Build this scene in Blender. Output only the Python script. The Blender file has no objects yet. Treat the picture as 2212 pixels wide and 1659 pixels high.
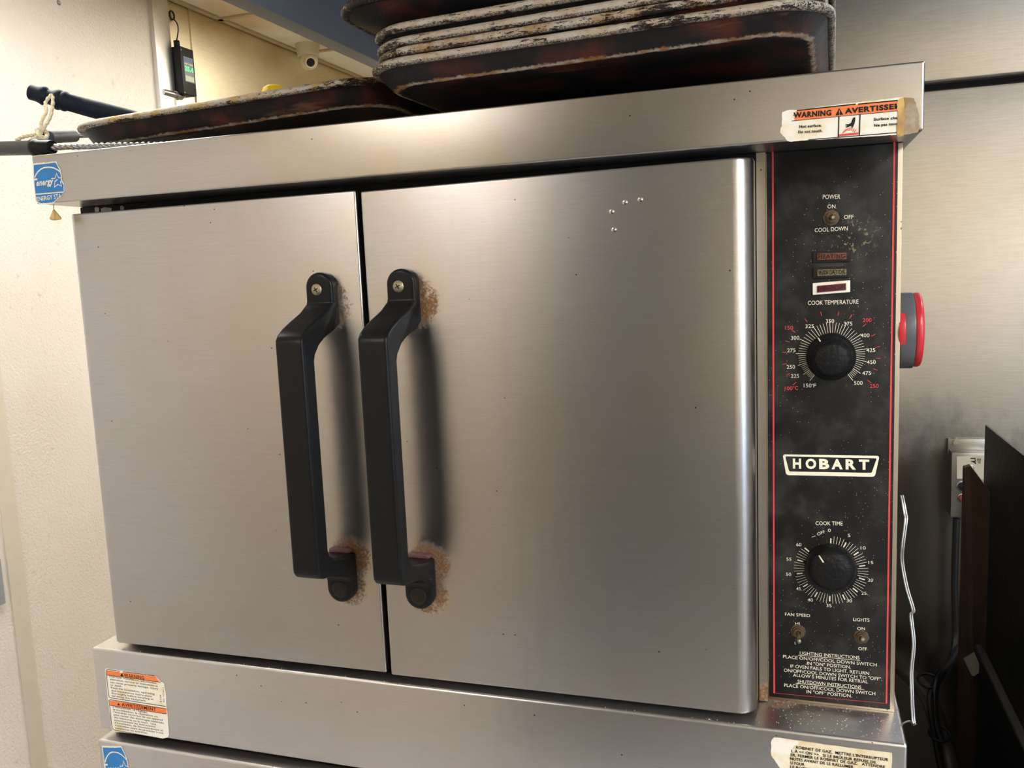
import bpy, bmesh, math, random
from mathutils import Vector, Matrix, noise
S = bpy.context.scene; C = S.collection
PI = math.pi
# ---------------------------------------------------------------- camera, world, exposure
cam = bpy.data.cameras.new('camera'); co = bpy.data.objects.new('camera', cam); C.objects.link(co)
R_ = Vector((0.9495404, 0.3107567, -0.0424657)); U_ = Vector((-5.48e-05, 0.1355584, 0.9907694)); F_ = Vector((-0.3136448, 0.9407732, -0.1287352))
m = Matrix((R_, U_, -F_)).transposed().to_4x4(); m.translation = Vector((0, -0.952, 1.63))
co.matrix_world = m
cam.sensor_width = 36.0; cam.lens = 30.4246; cam.clip_start = 0.02
S.camera = co
S.view_settings.view_transform = 'Standard'; S.view_settings.look = 'None'
S.view_settings.gamma = 1.0; S.view_settings.use_curve_mapping = False
S.view_settings.exposure = 0.77
w = bpy.data.worlds.new('world'); S.world = w; w.use_nodes = True
w.node_tree.nodes['Background'].inputs[0].default_value = (0.9, 0.86, 0.8, 1)
w.node_tree.nodes['Background'].inputs[1].default_value = 0.12
# lamps: (x, y, z, sx, sy, watts, colour, label, rotation about z) - built as fixtures further down
LAMPS = [(-1.45, .40, 2.665, 0.6, 1.2, 20, (1.0, .97, .95), 'recessed fluorescent ceiling panel beside the cream wall'),
         (-1.30, -2.25, 2.665, 0.6, 1.2, 16, (1.0, .96, .93), 'added ceiling light panel behind and left of the ovens, brightening the door reflections'),  # unseen fill panel, added to brighten what the doors reflect
         (-1.15, 2.45, 2.665, 0.6, 1.2, 33, (1.0, .94, .80), 'recessed fluorescent ceiling panel far beyond the security camera'),
         (1.45, -1.75, 2.665, 0.6, 1.2, 46, (1.0, .96, .92), 'recessed fluorescent ceiling panel behind and right of the ovens')]
# ---------------------------------------------------------------- materials
def mat(name): 
    M = bpy.data.materials.new(name); M.use_nodes = True
    nt = M.node_tree; b = nt.nodes['Principled BSDF']
    return M, nt, b
def N(nt, t, **k):
    n = nt.nodes.new(t)
    for a, v in k.items(): setattr(n, a, v)
    return n
def L(nt, a, b): nt.links.new(a, b)
def mth(nt, op, a, b=None, c=None, clamp=False):
    n = N(nt, 'ShaderNodeMath', operation=op); n.use_clamp = clamp
    for i, v in enumerate((a, b, c)):
        if v is None: continue
        if isinstance(v, (int, float)): n.inputs[i].default_value = v
        else: L(nt, v, n.inputs[i])
    return n.outputs[0]
def ramp(nt, f, lo, hi):
    n = N(nt, 'ShaderNodeMapRange'); n.interpolation_type = 'SMOOTHSTEP'
    L(nt, f, n.inputs[0]); n.inputs[1].default_value = lo; n.inputs[2].default_value = hi
    return n.outputs[0]
def mixc(nt, f, a, b):
    n = N(nt, 'ShaderNodeMix', data_type='RGBA')
    for i, v in ((0, f), (6, a), (7, b)):
        if isinstance(v, (int, float)): n.inputs[i].default_value = v
        elif isinstance(v, tuple): n.inputs[i].default_value = (*v, 1)
        else: L(nt, v, n.inputs[i])
    return n.outputs[2]
def coords(nt, scale=(1, 1, 1), local=False):
    g = N(nt, 'ShaderNodeTexCoord').outputs['Object'] if local else N(nt, 'ShaderNodeNewGeometry').outputs['Position']
    mp = N(nt, 'ShaderNodeMapping'); L(nt, g, mp.inputs[0]); mp.inputs['Scale'].default_value = scale
    return mp.outputs[0]
def nz(nt, scale, detail=4, vec=(1, 1, 1), rough=.55, local=False, off=0):
    n = N(nt, 'ShaderNodeTexNoise'); v = coords(nt, vec, local); 
    if off:
        a = N(nt, 'ShaderNodeVectorMath', operation='ADD'); L(nt, v, a.inputs[0]); a.inputs[1].default_value = (off, off, off); v = a.outputs[0]
    L(nt, v, n.inputs[0])
    n.inputs['Scale'].default_value = scale; n.inputs['Detail'].default_value = detail; n.inputs['Roughness'].default_value = rough
    return n.outputs['Fac']
def plain(name, col, rough=.5, metal=0., var=.12, scale=60, spec=.5, bump=0):
    M, nt, b = mat(name)
    f = nz(nt, scale)
    L(nt, mixc(nt, f, tuple(c*(1-var) for c in col), tuple(min(1, c*(1+var)) for c in col)), b.inputs['Base Color'])
    b.inputs['Roughness'].default_value = rough; b.inputs['Metallic'].default_value = metal
    b.inputs['Specular IOR Level'].default_value = spec
    if bump:
        bp = N(nt, 'ShaderNodeBump'); bp.inputs['Strength'].default_value = bump; bp.inputs['Distance'].default_value = .002
        L(nt, f, bp.inputs['Height']); L(nt, bp.outputs[0], b.inputs['Normal'])
    return M
def steel(name, col=(.56, .55, .54), rough=.26, aniso=.6, stain=.5, grain=(5, 90, 420), spots=(), specks=.0, stain_col=(.42, .31, .15), streak=.5, grime_shade=None):
    # brushed stainless: grain as colour/roughness streaks, grease tint as noise, rust rings round given points
    M, nt, b = mat(name)
    g = nz(nt, 6, 5, grain, .7)
    c = mixc(nt, ramp(nt, g, .3, .7), tuple(v*.92 for v in col), tuple(min(1, v*1.06) for v in col))
    cl = nz(nt, 3.2, 6, (1, 1, 1), .6)
    c = mixc(nt, mth(nt, 'MULTIPLY', ramp(nt, cl, .42, .70), stain), c, tuple(col[i]*.55+stain_col[i]*.45 for i in range(3)))
    st = nz(nt, 2.5, 5, (9, 3, .8), .6, off=3.3)
    c = mixc(nt, mth(nt, 'MULTIPLY', ramp(nt, st, .58, .75), streak*.5), c, tuple(v*.8 for v in col))
    sc = mth(nt, 'ABSOLUTE', mth(nt, 'SUBTRACT', nz(nt, 7, 1, (1, 1, 2.5), .3, off=7.7), .5))
    sc = mth(nt, 'MULTIPLY', mth(nt, 'SUBTRACT', 1, ramp(nt, sc, 0, .0022)), ramp(nt, nz(nt, 5, 2, off=9), .55, .62))
    c = mixc(nt, mth(nt, 'MULTIPLY', sc, .14), c, (.9, .88, .84))
    rv = mth(nt, 'ADD', mth(nt, 'MULTIPLY', g, .05), mth(nt, 'MULTIPLY_ADD', cl, .07, rough-.05))
    fac = None
    for (p, r0, r1, amt) in spots:
        d = N(nt, 'ShaderNodeVectorMath', operation='DISTANCE'); L(nt, coords(nt), d.inputs[0]); d.inputs[1].default_value = p
        f = mth(nt, 'MULTIPLY', mth(nt, 'SUBTRACT', 1, ramp(nt, d.outputs['Value'], r0*.6, r1)), amt)
        fac = f if fac is None else mth(nt, 'MAXIMUM', fac, f)
    if fac is not None:
        c = mixc(nt, mth(nt, 'MULTIPLY', fac, ramp(nt, nz(nt, 26, 4), .3, .7)), c, tuple(col[i]*.45+stain_col[i]*.7 for i in range(3)))
        k = mth(nt, 'ADD', mth(nt, 'MULTIPLY', nz(nt, 330, 5, rough=.75), .9), mth(nt, 'MULTIPLY', mth(nt, 'ADD', fac, mth(nt, 'MULTIPLY', nz(nt, 40, 3), .5)), .55))
        f2 = mth(nt, 'MULTIPLY', ramp(nt, k, .92, 1.15), ramp(nt, fac, .50, .78))
        c = mixc(nt, f2, c, (.20, .09, .025))
        rv = mth(nt, 'ADD', rv, mth(nt, 'MULTIPLY', f2, .3))
        L(nt, mth(nt, 'SUBTRACT', 1, mth(nt, 'MULTIPLY', f2, .9)), b.inputs['Metallic'])
    else: b.inputs['Metallic'].default_value = 1
    if grime_shade:      # greasy brown film that also paints in the shade of a gap, ragged edge
        d = N(nt, 'ShaderNodeVectorMath', operation='DISTANCE'); L(nt, coords(nt), d.inputs[0]); d.inputs[1].default_value = grime_shade[0]
        gm = mth(nt, 'ADD', mth(nt, 'MULTIPLY', mth(nt, 'SUBTRACT', 1, ramp(nt, d.outputs['Value'], grime_shade[1], grime_shade[2])), 1.0), mth(nt, 'MULTIPLY_ADD', nz(nt, 9, 6, (1, 1, .6), .65, off=5), .9, -.45))
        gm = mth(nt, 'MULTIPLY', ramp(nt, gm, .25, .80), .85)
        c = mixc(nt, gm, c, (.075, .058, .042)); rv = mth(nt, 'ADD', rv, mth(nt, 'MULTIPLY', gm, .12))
    if specks:
        v = N(nt, 'ShaderNodeTexVoronoi'); L(nt, coords(nt), v.inputs[0]); v.inputs['Scale'].default_value = 140
        k = mth(nt, 'MULTIPLY', mth(nt, 'LESS_THAN', v.outputs['Distance'], .13), mth(nt, 'GREATER_THAN', N_sep(nt, v.outputs['Color']), 1-specks))
        c = mixc(nt, k, c, (.12, .09, .06))
    L(nt, c, b.inputs['Base Color']); L(nt, rv, b.inputs['Roughness'])
    b.inputs['Anisotropic'].default_value = aniso
    tg = N(nt, 'ShaderNodeCombineXYZ'); tg.inputs[0].default_value = .01; tg.inputs[1].default_value = .02; tg.inputs[2].default_value = 1; L(nt, tg.outputs[0], b.inputs['Tangent'])
    bp = N(nt, 'ShaderNodeBump'); bp.inputs['Strength'].default_value = .03; bp.inputs['Distance'].default_value = .0003
    L(nt, g, bp.inputs['Height']); 
    b2 = N(nt, 'ShaderNodeBump'); b2.inputs['Strength'].default_value = .12; b2.inputs['Distance'].default_value = .01
    L(nt, nz(nt, 2.2, 2), b2.inputs['Height']); L(nt, bp.outputs[0], b2.inputs['Normal']); L(nt, b2.outputs[0], b.inputs['Normal'])
    return M
def N_sep(nt, colr):
    s = N(nt, 'ShaderNodeSeparateColor'); L(nt, colr, s.inputs[0]); return s.outputs[0]
def emis(name, col, s):
    M, nt, b = mat(name); b.inputs['Base Color'].default_value = (*col, 1)
    b.inputs['Emission Color'].default_value = (*col, 1); b.inputs['Emission Strength'].default_value = s
    return M
# ---------------------------------------------------------------- mesh helpers (all take world coordinates)
def box(bm, a, b, mi=0):
    x0, x1 = sorted((a[0], b[0])); y0, y1 = sorted((a[1], b[1])); z0, z1 = sorted((a[2], b[2]))
    v = [bm.verts.new(p) for p in ((x0,y0,z0),(x1,y0,z0),(x1,y1,z0),(x0,y1,z0),(x0,y0,z1),(x1,y0,z1),(x1,y1,z1),(x0,y1,z1))]
    for f in ((0,3,2,1),(4,5,6,7),(0,1,5,4),(1,2,6,5),(2,3,7,6),(3,0,4,7)):
        bm.faces.new([v[i] for i in f]).material_index = mi
    return v
def prism(bm, pts, d, mi=0):
    # polygon pts (world, planar) pushed by vector d
    d = Vector(d); a = [bm.verts.new(p) for p in pts]; b = [bm.verts.new(Vector(p)+d) for p in pts]; n = len(a)
    fs = [bm.faces.new(a), bm.faces.new(list(reversed(b)))]
    for i in range(n): fs.append(bm.faces.new((a[(i+1) % n], a[i], b[i], b[(i+1) % n])))
    for f in fs: f.material_index = mi
def tube(bm, pts, r, seg=12, caps=True):
    pts = [Vector(p) for p in pts]; rs = r if isinstance(r, (list, tuple)) else [r]*len(pts)
    rings = []; up = None
    for i, p in enumerate(pts):
        t = (pts[min(i+1, len(pts)-1)]-pts[max(i-1, 0)]).normalized()
        if up is None:
            up = Vector((0, 0, 1)) if abs(t.z) < .9 else Vector((1, 0, 0))
        s = t.cross(up).normalized(); up = s.cross(t).normalized()
        rings.append([bm.verts.new(p+(s*math.cos(2*PI*k/seg)+up*math.sin(2*PI*k/seg))*rs[i]) for k in range(seg)])
    for a, b in zip(rings, rings[1:]):
        for k in range(seg): bm.faces.new((a[k], a[(k+1) % seg], b[(k+1) % seg], b[k])).smooth = True
    if caps:
        bm.faces.new(rings[0]); bm.faces.new(list(reversed(rings[-1])))
def lathe(bm, c, ax, prof, seg=32, mod=None):
    # prof: (distance along ax, radius)
    c = Vector(c); ax = Vector(ax).normalized(); up = Vector((0, 0, 1)) if abs(ax.z) < .9 else Vector((1, 0, 0))
    s = ax.cross(up).normalized(); t = s.cross(ax).normalized(); rings = []
    for h, r in prof:
        rings.append([bm.verts.new(c+ax*h+(s*math.cos(2*PI*k/seg)+t*math.sin(2*PI*k/seg))*(r*(mod(k, seg, h) if mod else 1))) for k in range(seg)])
    for a, b in zip(rings, rings[1:]):
        for k in range(seg): bm.faces.new((a[k], a[(k+1) % seg], b[(k+1) % seg], b[k])).smooth = True
    bm.faces.new(rings[0]); bm.faces.new(list(reversed(rings[-1])))
def smooth_path(pts, n=6):
    pts = [Vector(p) for p in pts]; out = []
    P = [pts[0]]+pts+[pts[-1]]
    for i in range(1, len(P)-2):
        p0, p1, p2, p3 = P[i-1:i+3]
        for k in range(n):
            t = k/n
            out.append(.5*((2*p1)+(p2-p0)*t+(2*p0-5*p1+4*p2-p3)*t*t+(3*p1-p0-3*p2+p3)*t**3))
    return out+[pts[-1]]
def wpos(o): return o.matrix_world.translation if False else Vector(o['_w'])
def obj(name, bm, mats, parent=None, bevel=0, seg=2, smooth=False, ang=35, loc=None):
    bmesh.ops.recalc_face_normals(bm, faces=bm.faces)
    if bevel:
        es = [e for e in bm.edges if len(e.link_faces) == 2 and e.calc_face_angle(0) > math.radians(ang)]
        bmesh.ops.bevel(bm, geom=es, offset=bevel, segments=seg, profile=.6, affect='EDGES', clamp_overlap=True)
    if smooth or bevel:
        for f in bm.faces: f.smooth = True
    if loc is None:
        if bm.verts:
            mn = [min(v.co[i] for v in bm.verts) for i in range(3)]; mx = [max(v.co[i] for v in bm.verts) for i in range(3)]
            loc = Vector(((mn[0]+mx[0])/2, (mn[1]+mx[1])/2, mn[2]))
        else: loc = Vector()
    loc = Vector(loc)
    for v in bm.verts: v.co -= loc
    me = bpy.data.meshes.new(name); bm.to_mesh(me); bm.free()
    for mm in (mats if isinstance(mats, (list, tuple)) else [mats]): me.materials.append(mm)
    o = bpy.data.objects.new(name, me); C.objects.link(o)
    if (smooth or bevel):
        try:
            me.set_sharp_from_angle(angle=math.radians(ang if not bevel else 50))
        except Exception: pass
    W[o.name] = loc
    if parent is not None:
        o.parent = parent; o.location = loc-W[parent.name]
    else: o.location = loc
    return o
W = {}
def thing(name, label, cat, loc, group=None):
    o = bpy.data.objects.new(name, None); C.objects.link(o); o.location = loc; o.empty_display_size = .05
    W[o.name] = Vector(loc); return tag(o, label, cat, group)
def tag(o, label, cat, group=None):
    o['label'] = label; o['category'] = cat
    if group: o['group'] = group
    return o
def struct(o): o['kind'] = 'structure'; return o
def B(): return bmesh.new()
# lettering: text laid between two baseline points, given capital height, facing -y
_cap = {}
def text(bm, s, p0, p1, h, bold=0., shear=0., mi=0, up=None, lift=.0003, normal=None):
    cu = bpy.data.curves.new('t', 'FONT'); cu.body = s; cu.size = 1; cu.offset = bold; cu.shear = shear; cu.resolution_u = 3
    if bold: cu.space_character = 1.0+bold*3
    ob = bpy.data.objects.new('t', cu); me = bpy.data.meshes.new_from_object(ob)
    if not me.vertices: return
    xs = [v.co.x for v in me.vertices]; x0, x1 = min(xs), max(xs)
    p0 = Vector(p0); p1 = Vector(p1); d = (p1-p0)
    n = Vector(normal) if normal else Vector((0, -1, 0))
    u = n.cross(d).normalized()*-1 if up is None else Vector(up)
    if up is None and u.z < 0 : u = -u
    sc = h/.70
    vs = [bm.verts.new(p0+d*((v.co.x-x0)/(x1-x0))+u*(v.co.y*sc)+n*lift) for v in me.vertices]
    for p in me.polygons:
        try: bm.faces.new([vs[i] for i in p.vertices]).material_index = mi
        except ValueError: pass
    bpy.data.objects.remove(ob); bpy.data.meshes.remove(me); bpy.data.curves.remove(cu)
def stroke(bm, pts, wd, lift=.0003, mi=0, closed=False):
    # flat painted line in the xz plane
    pts = [Vector(p) for p in pts]; n = len(pts); A = []; Bq = []
    for i in range(n):
        a = pts[(i-1) % n] if (closed or i) else pts[0]; b = pts[(i+1) % n] if (closed or i < n-1) else pts[-1]
        t = (b-a).normalized(); s = Vector((0, -1, 0)).cross(t)*wd/2
        A.append(bm.verts.new(pts[i]+s+Vector((0, -lift, 0)))); Bq.append(bm.verts.new(pts[i]-s+Vector((0, -lift, 0))))
    for i in range(n if closed else n-1):
        j = (i+1) % n; bm.faces.new((A[i], A[j], Bq[j], Bq[i])).material_index = mi
def poly(bm, pts, lift=.0002, mi=0):
    f = bm.faces.new([bm.verts.new(Vector(p)+Vector((0, -lift, 0))) for p in pts]); f.material_index = mi; return f
def jag(pts, amp=.0006, step=.0025, seed=1):
    # torn sticker outline
    random.seed(seed); out = []
    for i, p in enumerate(pts):
        q = Vector(pts[(i+1) % len(pts)]); p = Vector(p); n = max(1, int((q-p).length/step))
        for k in range(n):
            c = p.lerp(q, k/n); c.x += random.uniform(-amp, amp); c.z += random.uniform(-amp, amp); out.append(c)
    return out
# ---------------------------------------------------------------- material set
M_door = steel('door_steel', (.49, .48, .475), .31, .45, .6, spots=[((-.516, -.058, 1.600), .032, .052, .85), ((-.412, -.058, 1.600), .034, .056, .92), ((-.512, -.058, 1.296), .028, .050, .9), ((-.408, -.058, 1.296), .028, .048, .92), ((-.517, -.058, 1.260), .026, .046, .85), ((-.412, -.058, 1.258), .026, .044, .92), ((-.40, -.058, 1.565), .0, .05, .45), ((-.47, -.06, 1.73), .0, .09, .5), ((-.30, -.06, 1.735), .0, .06, .35), ((-.62, -.06, 1.735), .0, .06, .3), ((-.47, -.06, 1.16), .01, .09, .25)], specks=.012)
M_cap = steel('cap_steel', (.50, .485, .465), .31, .45, .8, spots=[((.082, -.08, 1.757), .02, .040, .6), ((-.53, -.08, 1.80), .0, .15, .58), ((-.40, -.08, 1.76), .0, .13, .55), ((-.28, -.08, 1.75), .0, .10, .5), ((-.9, -.08, 1.74), .0, .06, .4)], specks=.02)
M_base = steel('base_steel', (.65, .635, .63), .31, .45, .25, spots=[((-.89, -.02, 1.146), .015, .06, .8), ((-.02, 0, 1.146), .01, .05, .9), ((.05, .005, 1.146), .01, .035, .7), ((.1, .005, 1.146), .01, .03, .7)], specks=.03)
M_wallsteel = steel('wall_steel', (.60, .56, .495), .31, .0, .1, grime_shade=((.22, 1.05, .70), .36, .82), grain=(3, 3, 60), stain_col=(.4, .33, .2))  # brown film low on the wall paints in shade between oven and range
M_leftsteel = steel('left_wall_steel', (.82, .74, .55), .38, .3, .4, grain=(3, 3, 60), stain_col=(.5, .36, .12))
M_hoodpaint = plain('exhaust_hood_steel', (.19, .205, .24), .42, .6, .08, 8)
M_trim = steel('trim_steel', (.80, .79, .78), .32, .4, .1)
M_boxsteel = steel('control_box_steel', (.36, .34, .31), .34, .2, .5)
M_dark = plain('dark_cavity', (.012, .011, .010), .6, 0, .4, 120)
M_grease = plain('burnt_grease', (.02, .014, .01), .35, 0, .5, 200, bump=.5)
M_frame = steel('frame_steel', (.50, .46, .40), .38, .2, .9, spots=[((-.036, .0, 1.15), .01, .05, .9)], specks=.05)
M_plastic = plain('black_handle_plastic', (.010, .010, .010), .30, 0, .12, 90)
M_plasticD = plain('black_knob_plastic', (.010, .010, .010), .42, 0, .35, 250, bump=.6)
M_screw = plain('dirty_screw_metal', (.36, .31, .21), .45, .9, .5, 500, bump=.3)
M_nut = plain('rusty_nut_metal', (.13, .085, .05), .5, .7, .6, 600, bump=.5)
M_white = plain('cream_print', (.86, .80, .62), .5, 0, .10, 300)
M_whiteb = plain('white_logo_print', (.92, .87, .66), .45, 0, .10, 150)
M_redp = plain('red_print', (.72, .06, .06), .45, 0, .12, 200)
M_ink = plain('black_ink', (.02, .018, .016), .55, 0, .2, 300)
M_orange = plain('orange_label_ink', (.90, .22, .06), .5, 0, .08, 300)
M_blue = plain('blue_label_ink', (.02, .20, .52), .45, 0, .14, 160)
M_red = plain('red_timer_plastic', (.58, .03, .04), .3, 0, .05, 50)
M_greyp = plain('grey_timer_plastic', (.10, .105, .11), .35, 0, .1, 50)
M_boxblack = plain('black_box_plastic', (.02, .02, .02), .45, 0, .15, 50)
M_yellow = plain('yellow_plastic', (.92, .62, .01), .45, 0, .05, 50)
M_navy = plain('dark_blue_handle_plastic', (.010, .014, .024), .32, 0, .3, 120, bump=.25)
M_graytube = plain('grey_handle_plastic', (.075, .08, .09), .4, 0, .3, 120, bump=.2)
M_rod = plain('twisted_steel_rod', (.38, .37, .36), .4, 1, .1, 50)
M_rope = plain('cream_rope', (.72, .62, .40), .8, 0, .3, 500, bump=.8)
M_applblack = plain('greasy_black_panel', (.016, .014, .012), .42, .2, .5, 60, bump=.5)
M_brownplate = plain('rusty_brown_plate', (.10, .055, .035), .5, .2, .6, 45, bump=.5)
M_pipe = plain('grey_conduit', (.10, .085, .07), .5, .3, .4, 40)
M_cable = plain('black_cable', (.01, .01, .01), .45, 0, .2, 60)
M_wire = plain('bright_wire', (.52, .50, .46), .38, 1, .1, 60)
M_ceilbar = plain('ceiling_grid_paint', (.52, .40, .24), .6, 0, .1, 20)
M_camwhite = plain('camera_housing', (.62, .55, .40), .4, 0, .05, 30)
M_lens = plain('dark_lens', (.02, .02, .025), .1, 0, .1, 30)
M_wood = plain('wood_block', (.20, .19, .17), .6, 0, .3, 120)
M_darkblock = plain('added_dark_front', (.14, .13, .12), .5, .2, .2, 6)
for _m in (M_plastic, M_plasticD, M_navy, M_graytube, M_boxblack, M_applblack, M_dark, M_grease, M_ink): _m.node_tree.nodes['Principled BSDF'].inputs['Specular IOR Level'].default_value = .16
for _m in (M_navy, M_graytube): _m.node_tree.nodes['Principled BSDF'].inputs['Roughness'].default_value = .55
def cream_wall():
    M, nt, b = mat('pebbled_cream_panel')
    f = nz(nt, 1.3, 5); s = nz(nt, 30, 5)
    c = mixc(nt, ramp(nt, f, .35, .7), (.77, .72, .65), (.70, .645, .57))
    c = mixc(nt, mth(nt, 'MULTIPLY', ramp(nt, s, .62, .78), .5), c, (.45, .36, .24))
    L(nt, c, b.inputs['Base Color']); b.inputs['Roughness'].default_value = .34
    v = N(nt, 'ShaderNodeTexVoronoi'); v.feature = 'SMOOTH_F1'; L(nt, coords(nt), v.inputs[0]); v.inputs['Scale'].default_value = 150
    h = mth(nt, 'ADD', v.outputs['Distance'], nz(nt, 160, 3))
    bp = N(nt, 'ShaderNodeBump'); bp.inputs['Strength'].default_value = .5; bp.inputs['Distance'].default_value = .0025
    L(nt, h, bp.inputs['Height']); L(nt, bp.outputs[0], b.inputs['Normal'])
    return M
M_cream = cream_wall()
M_creamtrim = plain('cream_batten', (.66, .60, .50), .4, 0, .08, 20)
M_plainwall = plain('painted_wall', (.62, .57, .50), .6, 0, .06, 3)
M_floor = plain('pale_tile_floor', (.40, .385, .37), .5, 0, .3, 12)
def tile_ceiling():
    M, nt, b = mat('stained_ceiling_tile')
    f = nz(nt, 1.6, 4)
    L(nt, mixc(nt, ramp(nt, f, .4, .65), (.82, .78, .68), (.66, .52, .32)), b.inputs['Base Color']); b.inputs['Roughness'].default_value = .8
    return M
M_ceil = tile_ceiling()
def overlay_mat():
    M, nt, b = mat('black_panel_overlay')
    f = nz(nt, 28, 6); c = mixc(nt, ramp(nt, f, .42, .75), (.013, .012, .011), (.045, .042, .038))
    v = N(nt, 'ShaderNodeTexVoronoi'); L(nt, coords(nt), v.inputs[0]); v.inputs['Scale'].default_value = 460
    k = mth(nt, 'MULTIPLY', mth(nt, 'LESS_THAN', v.outputs['Distance'], .14), mth(nt, 'GREATER_THAN', mth(nt, 'MULTIPLY', N_sep(nt, v.outputs['Color']), nz(nt, 9, 3, off=2)), .43))
    gr = N(nt, 'ShaderNodeVectorMath', operation='DISTANCE'); L(nt, coords(nt), gr.inputs[0]); gr.inputs[1].default_value = (0.05407, 0.00000, 1.64854)
    gk = mth(nt, 'MULTIPLY', mth(nt, 'SUBTRACT', 1, ramp(nt, gr.outputs['Value'], .0, .030)), ramp(nt, nz(nt, 260, 5, rough=.7), .56, .64))
    c = mixc(nt, mth(nt, 'MULTIPLY', gk, .8), c, (.40, .33, .18))
    c = mixc(nt, k, c, (.55, .5, .38)); L(nt, c, b.inputs['Base Color'])
    L(nt, mth(nt, 'MULTIPLY_ADD', f, .25, .33), b.inputs['Roughness']); b.inputs['Specular IOR Level'].default_value = .22
    return M
M_overlay = overlay_mat()
def paper(name, c1, c2, amt=.5):
    M, nt, b = mat(name); f = nz(nt, 38, 5)
    L(nt, mixc(nt, ramp(nt, f, .5-.1*amt, .78), c1, c2), b.inputs['Base Color']); b.inputs['Roughness'].default_value = .45
    return M
M_paper = paper('white_label_paper', (.90, .86, .74), (.80, .62, .30))
M_paper2 = paper('yellowed_label_paper', (.86, .78, .56), (.62, .40, .14), 1.5)
M_tape = paper('rusty_tape_residue', (.75, .50, .16), (.22, .10, .03), 2.5)
M_resid = paper('brown_glue_residue', (.30, .20, .10), (.62, .56, .46), 1)
def lens_mat(name, a, bb):
    M, nt, b = mat(name); f = nz(nt, 420, 2)
    L(nt, mixc(nt, ramp(nt, f, .4, .6), a, bb), b.inputs['Base Color']); b.inputs['Roughness'].default_value = .3
    return M
def pan_mat():
    # baked-on black coating; the 'wear' attribute marks the scuffed lower edge
    M, nt, b = mat('blackened_pan_coating'); b.inputs['Specular IOR Level'].default_value = .25
    f = nz(nt, 14, 6, off=1.1); c = mixc(nt, ramp(nt, f, .46, .64), (.010, .009, .009), (.070, .016, .011))
    f2 = nz(nt, 10, 6, (.5, 4, 4), .7, off=5); c = mixc(nt, mth(nt, 'MULTIPLY', ramp(nt, f2, .56, .70), .8), c, (.15, .075, .035))
    a = N(nt, 'ShaderNodeAttribute'); a.attribute_name = 'wear'
    k = mth(nt, 'ADD', mth(nt, 'MULTIPLY', a.outputs['Fac'], 1.0), mth(nt, 'MULTIPLY_ADD', nz(nt, 120, 6, rough=.75), .9, -.80))
    k = mth(nt, 'MULTIPLY', ramp(nt, k, .42, .62), mth(nt, 'GREATER_THAN', a.outputs['Fac'], .05))
    c = mixc(nt, k, c, mixc(nt, ramp(nt, nz(nt, 60, 4), .42, .6), (.50, .43, .34), (.33, .17, .06)))
    L(nt, c, b.inputs['Base Color']); b.inputs['Roughness'].default_value = .5
    bp = N(nt, 'ShaderNodeBump'); bp.inputs['Strength'].default_value = .5; bp.inputs['Distance'].default_value = .002
    L(nt, nz(nt, 130, 5, rough=.7), bp.inputs['Height']); L(nt, bp.outputs[0], b.inputs['Normal'])
    return M
M_pan = pan_mat()
def rim_mat(name, warm, amt):
    M, nt, b = mat(name)
    c = mixc(nt, ramp(nt, nz(nt, 60, 5), .4, .65), (.54, .485, .40), warm)
    a = N(nt, 'ShaderNodeAttribute'); a.attribute_name = 'wear'
    f = mth(nt, 'ADD', nz(nt, 300, 6, (.25, .4, 1), .85), mth(nt, 'MULTIPLY_ADD', nz(nt, 9, 3, off=4), .5, -.25))
    d = ramp(nt, mth(nt, 'ADD', f, mth(nt, 'MULTIPLY', a.outputs['Fac'], .05)), .575-amt, .62-amt)
    d2 = mth(nt, 'MULTIPLY', ramp(nt, nz(nt, 620, 4, rough=.7), .46, .54), ramp(nt, a.outputs['Fac'], .45, .95))
    c = mixc(nt, mth(nt, 'MAXIMUM', d, d2), c, (.022, .012, .009))
    L(nt, c, b.inputs['Base Color']); b.inputs['Roughness'].default_value = .45; b.inputs['Metallic'].default_value = .35
    b.inputs['Specular IOR Level'].default_value = .3
    bp = N(nt, 'ShaderNodeBump'); bp.inputs['Strength'].default_value = .7; bp.inputs['Distance'].default_value = .0015
    L(nt, mth(nt, 'ADD', f, nz(nt, 620, 3)), bp.inputs['Height']); L(nt, bp.outputs[0], b.inputs['Normal'])
    return M
M_rim = [rim_mat('scorched_rim_metal', (.48, .38, .26), .018), rim_mat('brown_scorched_rim_metal', (.42, .28, .14), .04), rim_mat('golden_scorched_rim_metal', (.50, .34, .11), .025)]
# ---------------------------------------------------------------- room
XL, XR, YB, YF, YFAR, ZC = -2.20, 2.0, 1.05, -3.0, 4.4, 2.68
def slab(name, a, b, m):
    bm = B(); box(bm, a, b); return struct(obj(name, bm, m))
slab('floor', (XL-.1, YF-.1, -.1), (XR+.1, YFAR+.1, 0), M_floor)
slab('ceiling', (XL-.1, YF-.1, ZC), (XR+.1, YFAR+.1, ZC+.1), M_ceil)
bm = B(); box(bm, (XL-.1, YF, 0), (XL, 1.73, ZC)); struct(obj('wall_left', bm, M_cream))
bm = B(); box(bm, (XL-.1, 1.815, 0), (XL-.004, YFAR, ZC)); struct(obj('wall_left_rear', bm, M_leftsteel))
bm = B(); box(bm, (XL-.06, 1.73, 0), (XL+.018, 1.815, ZC)); struct(obj('trim_1', bm, M_trim, bevel=.002))
bm = B(); box(bm, (XL-.004, .90, 0), (XL+.004, .955, ZC)); struct(obj('trim_2', bm, M_creamtrim, bevel=.001))
bm = B(); box(bm, (XL-.004, 1.955, 0), (XL+.002, 1.965, ZC)); struct(obj('trim_3', bm, M_leftsteel))
slab('wall_right', (XR, YF, 0), (XR+.1, YFAR, ZC), M_plainwall)
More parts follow.
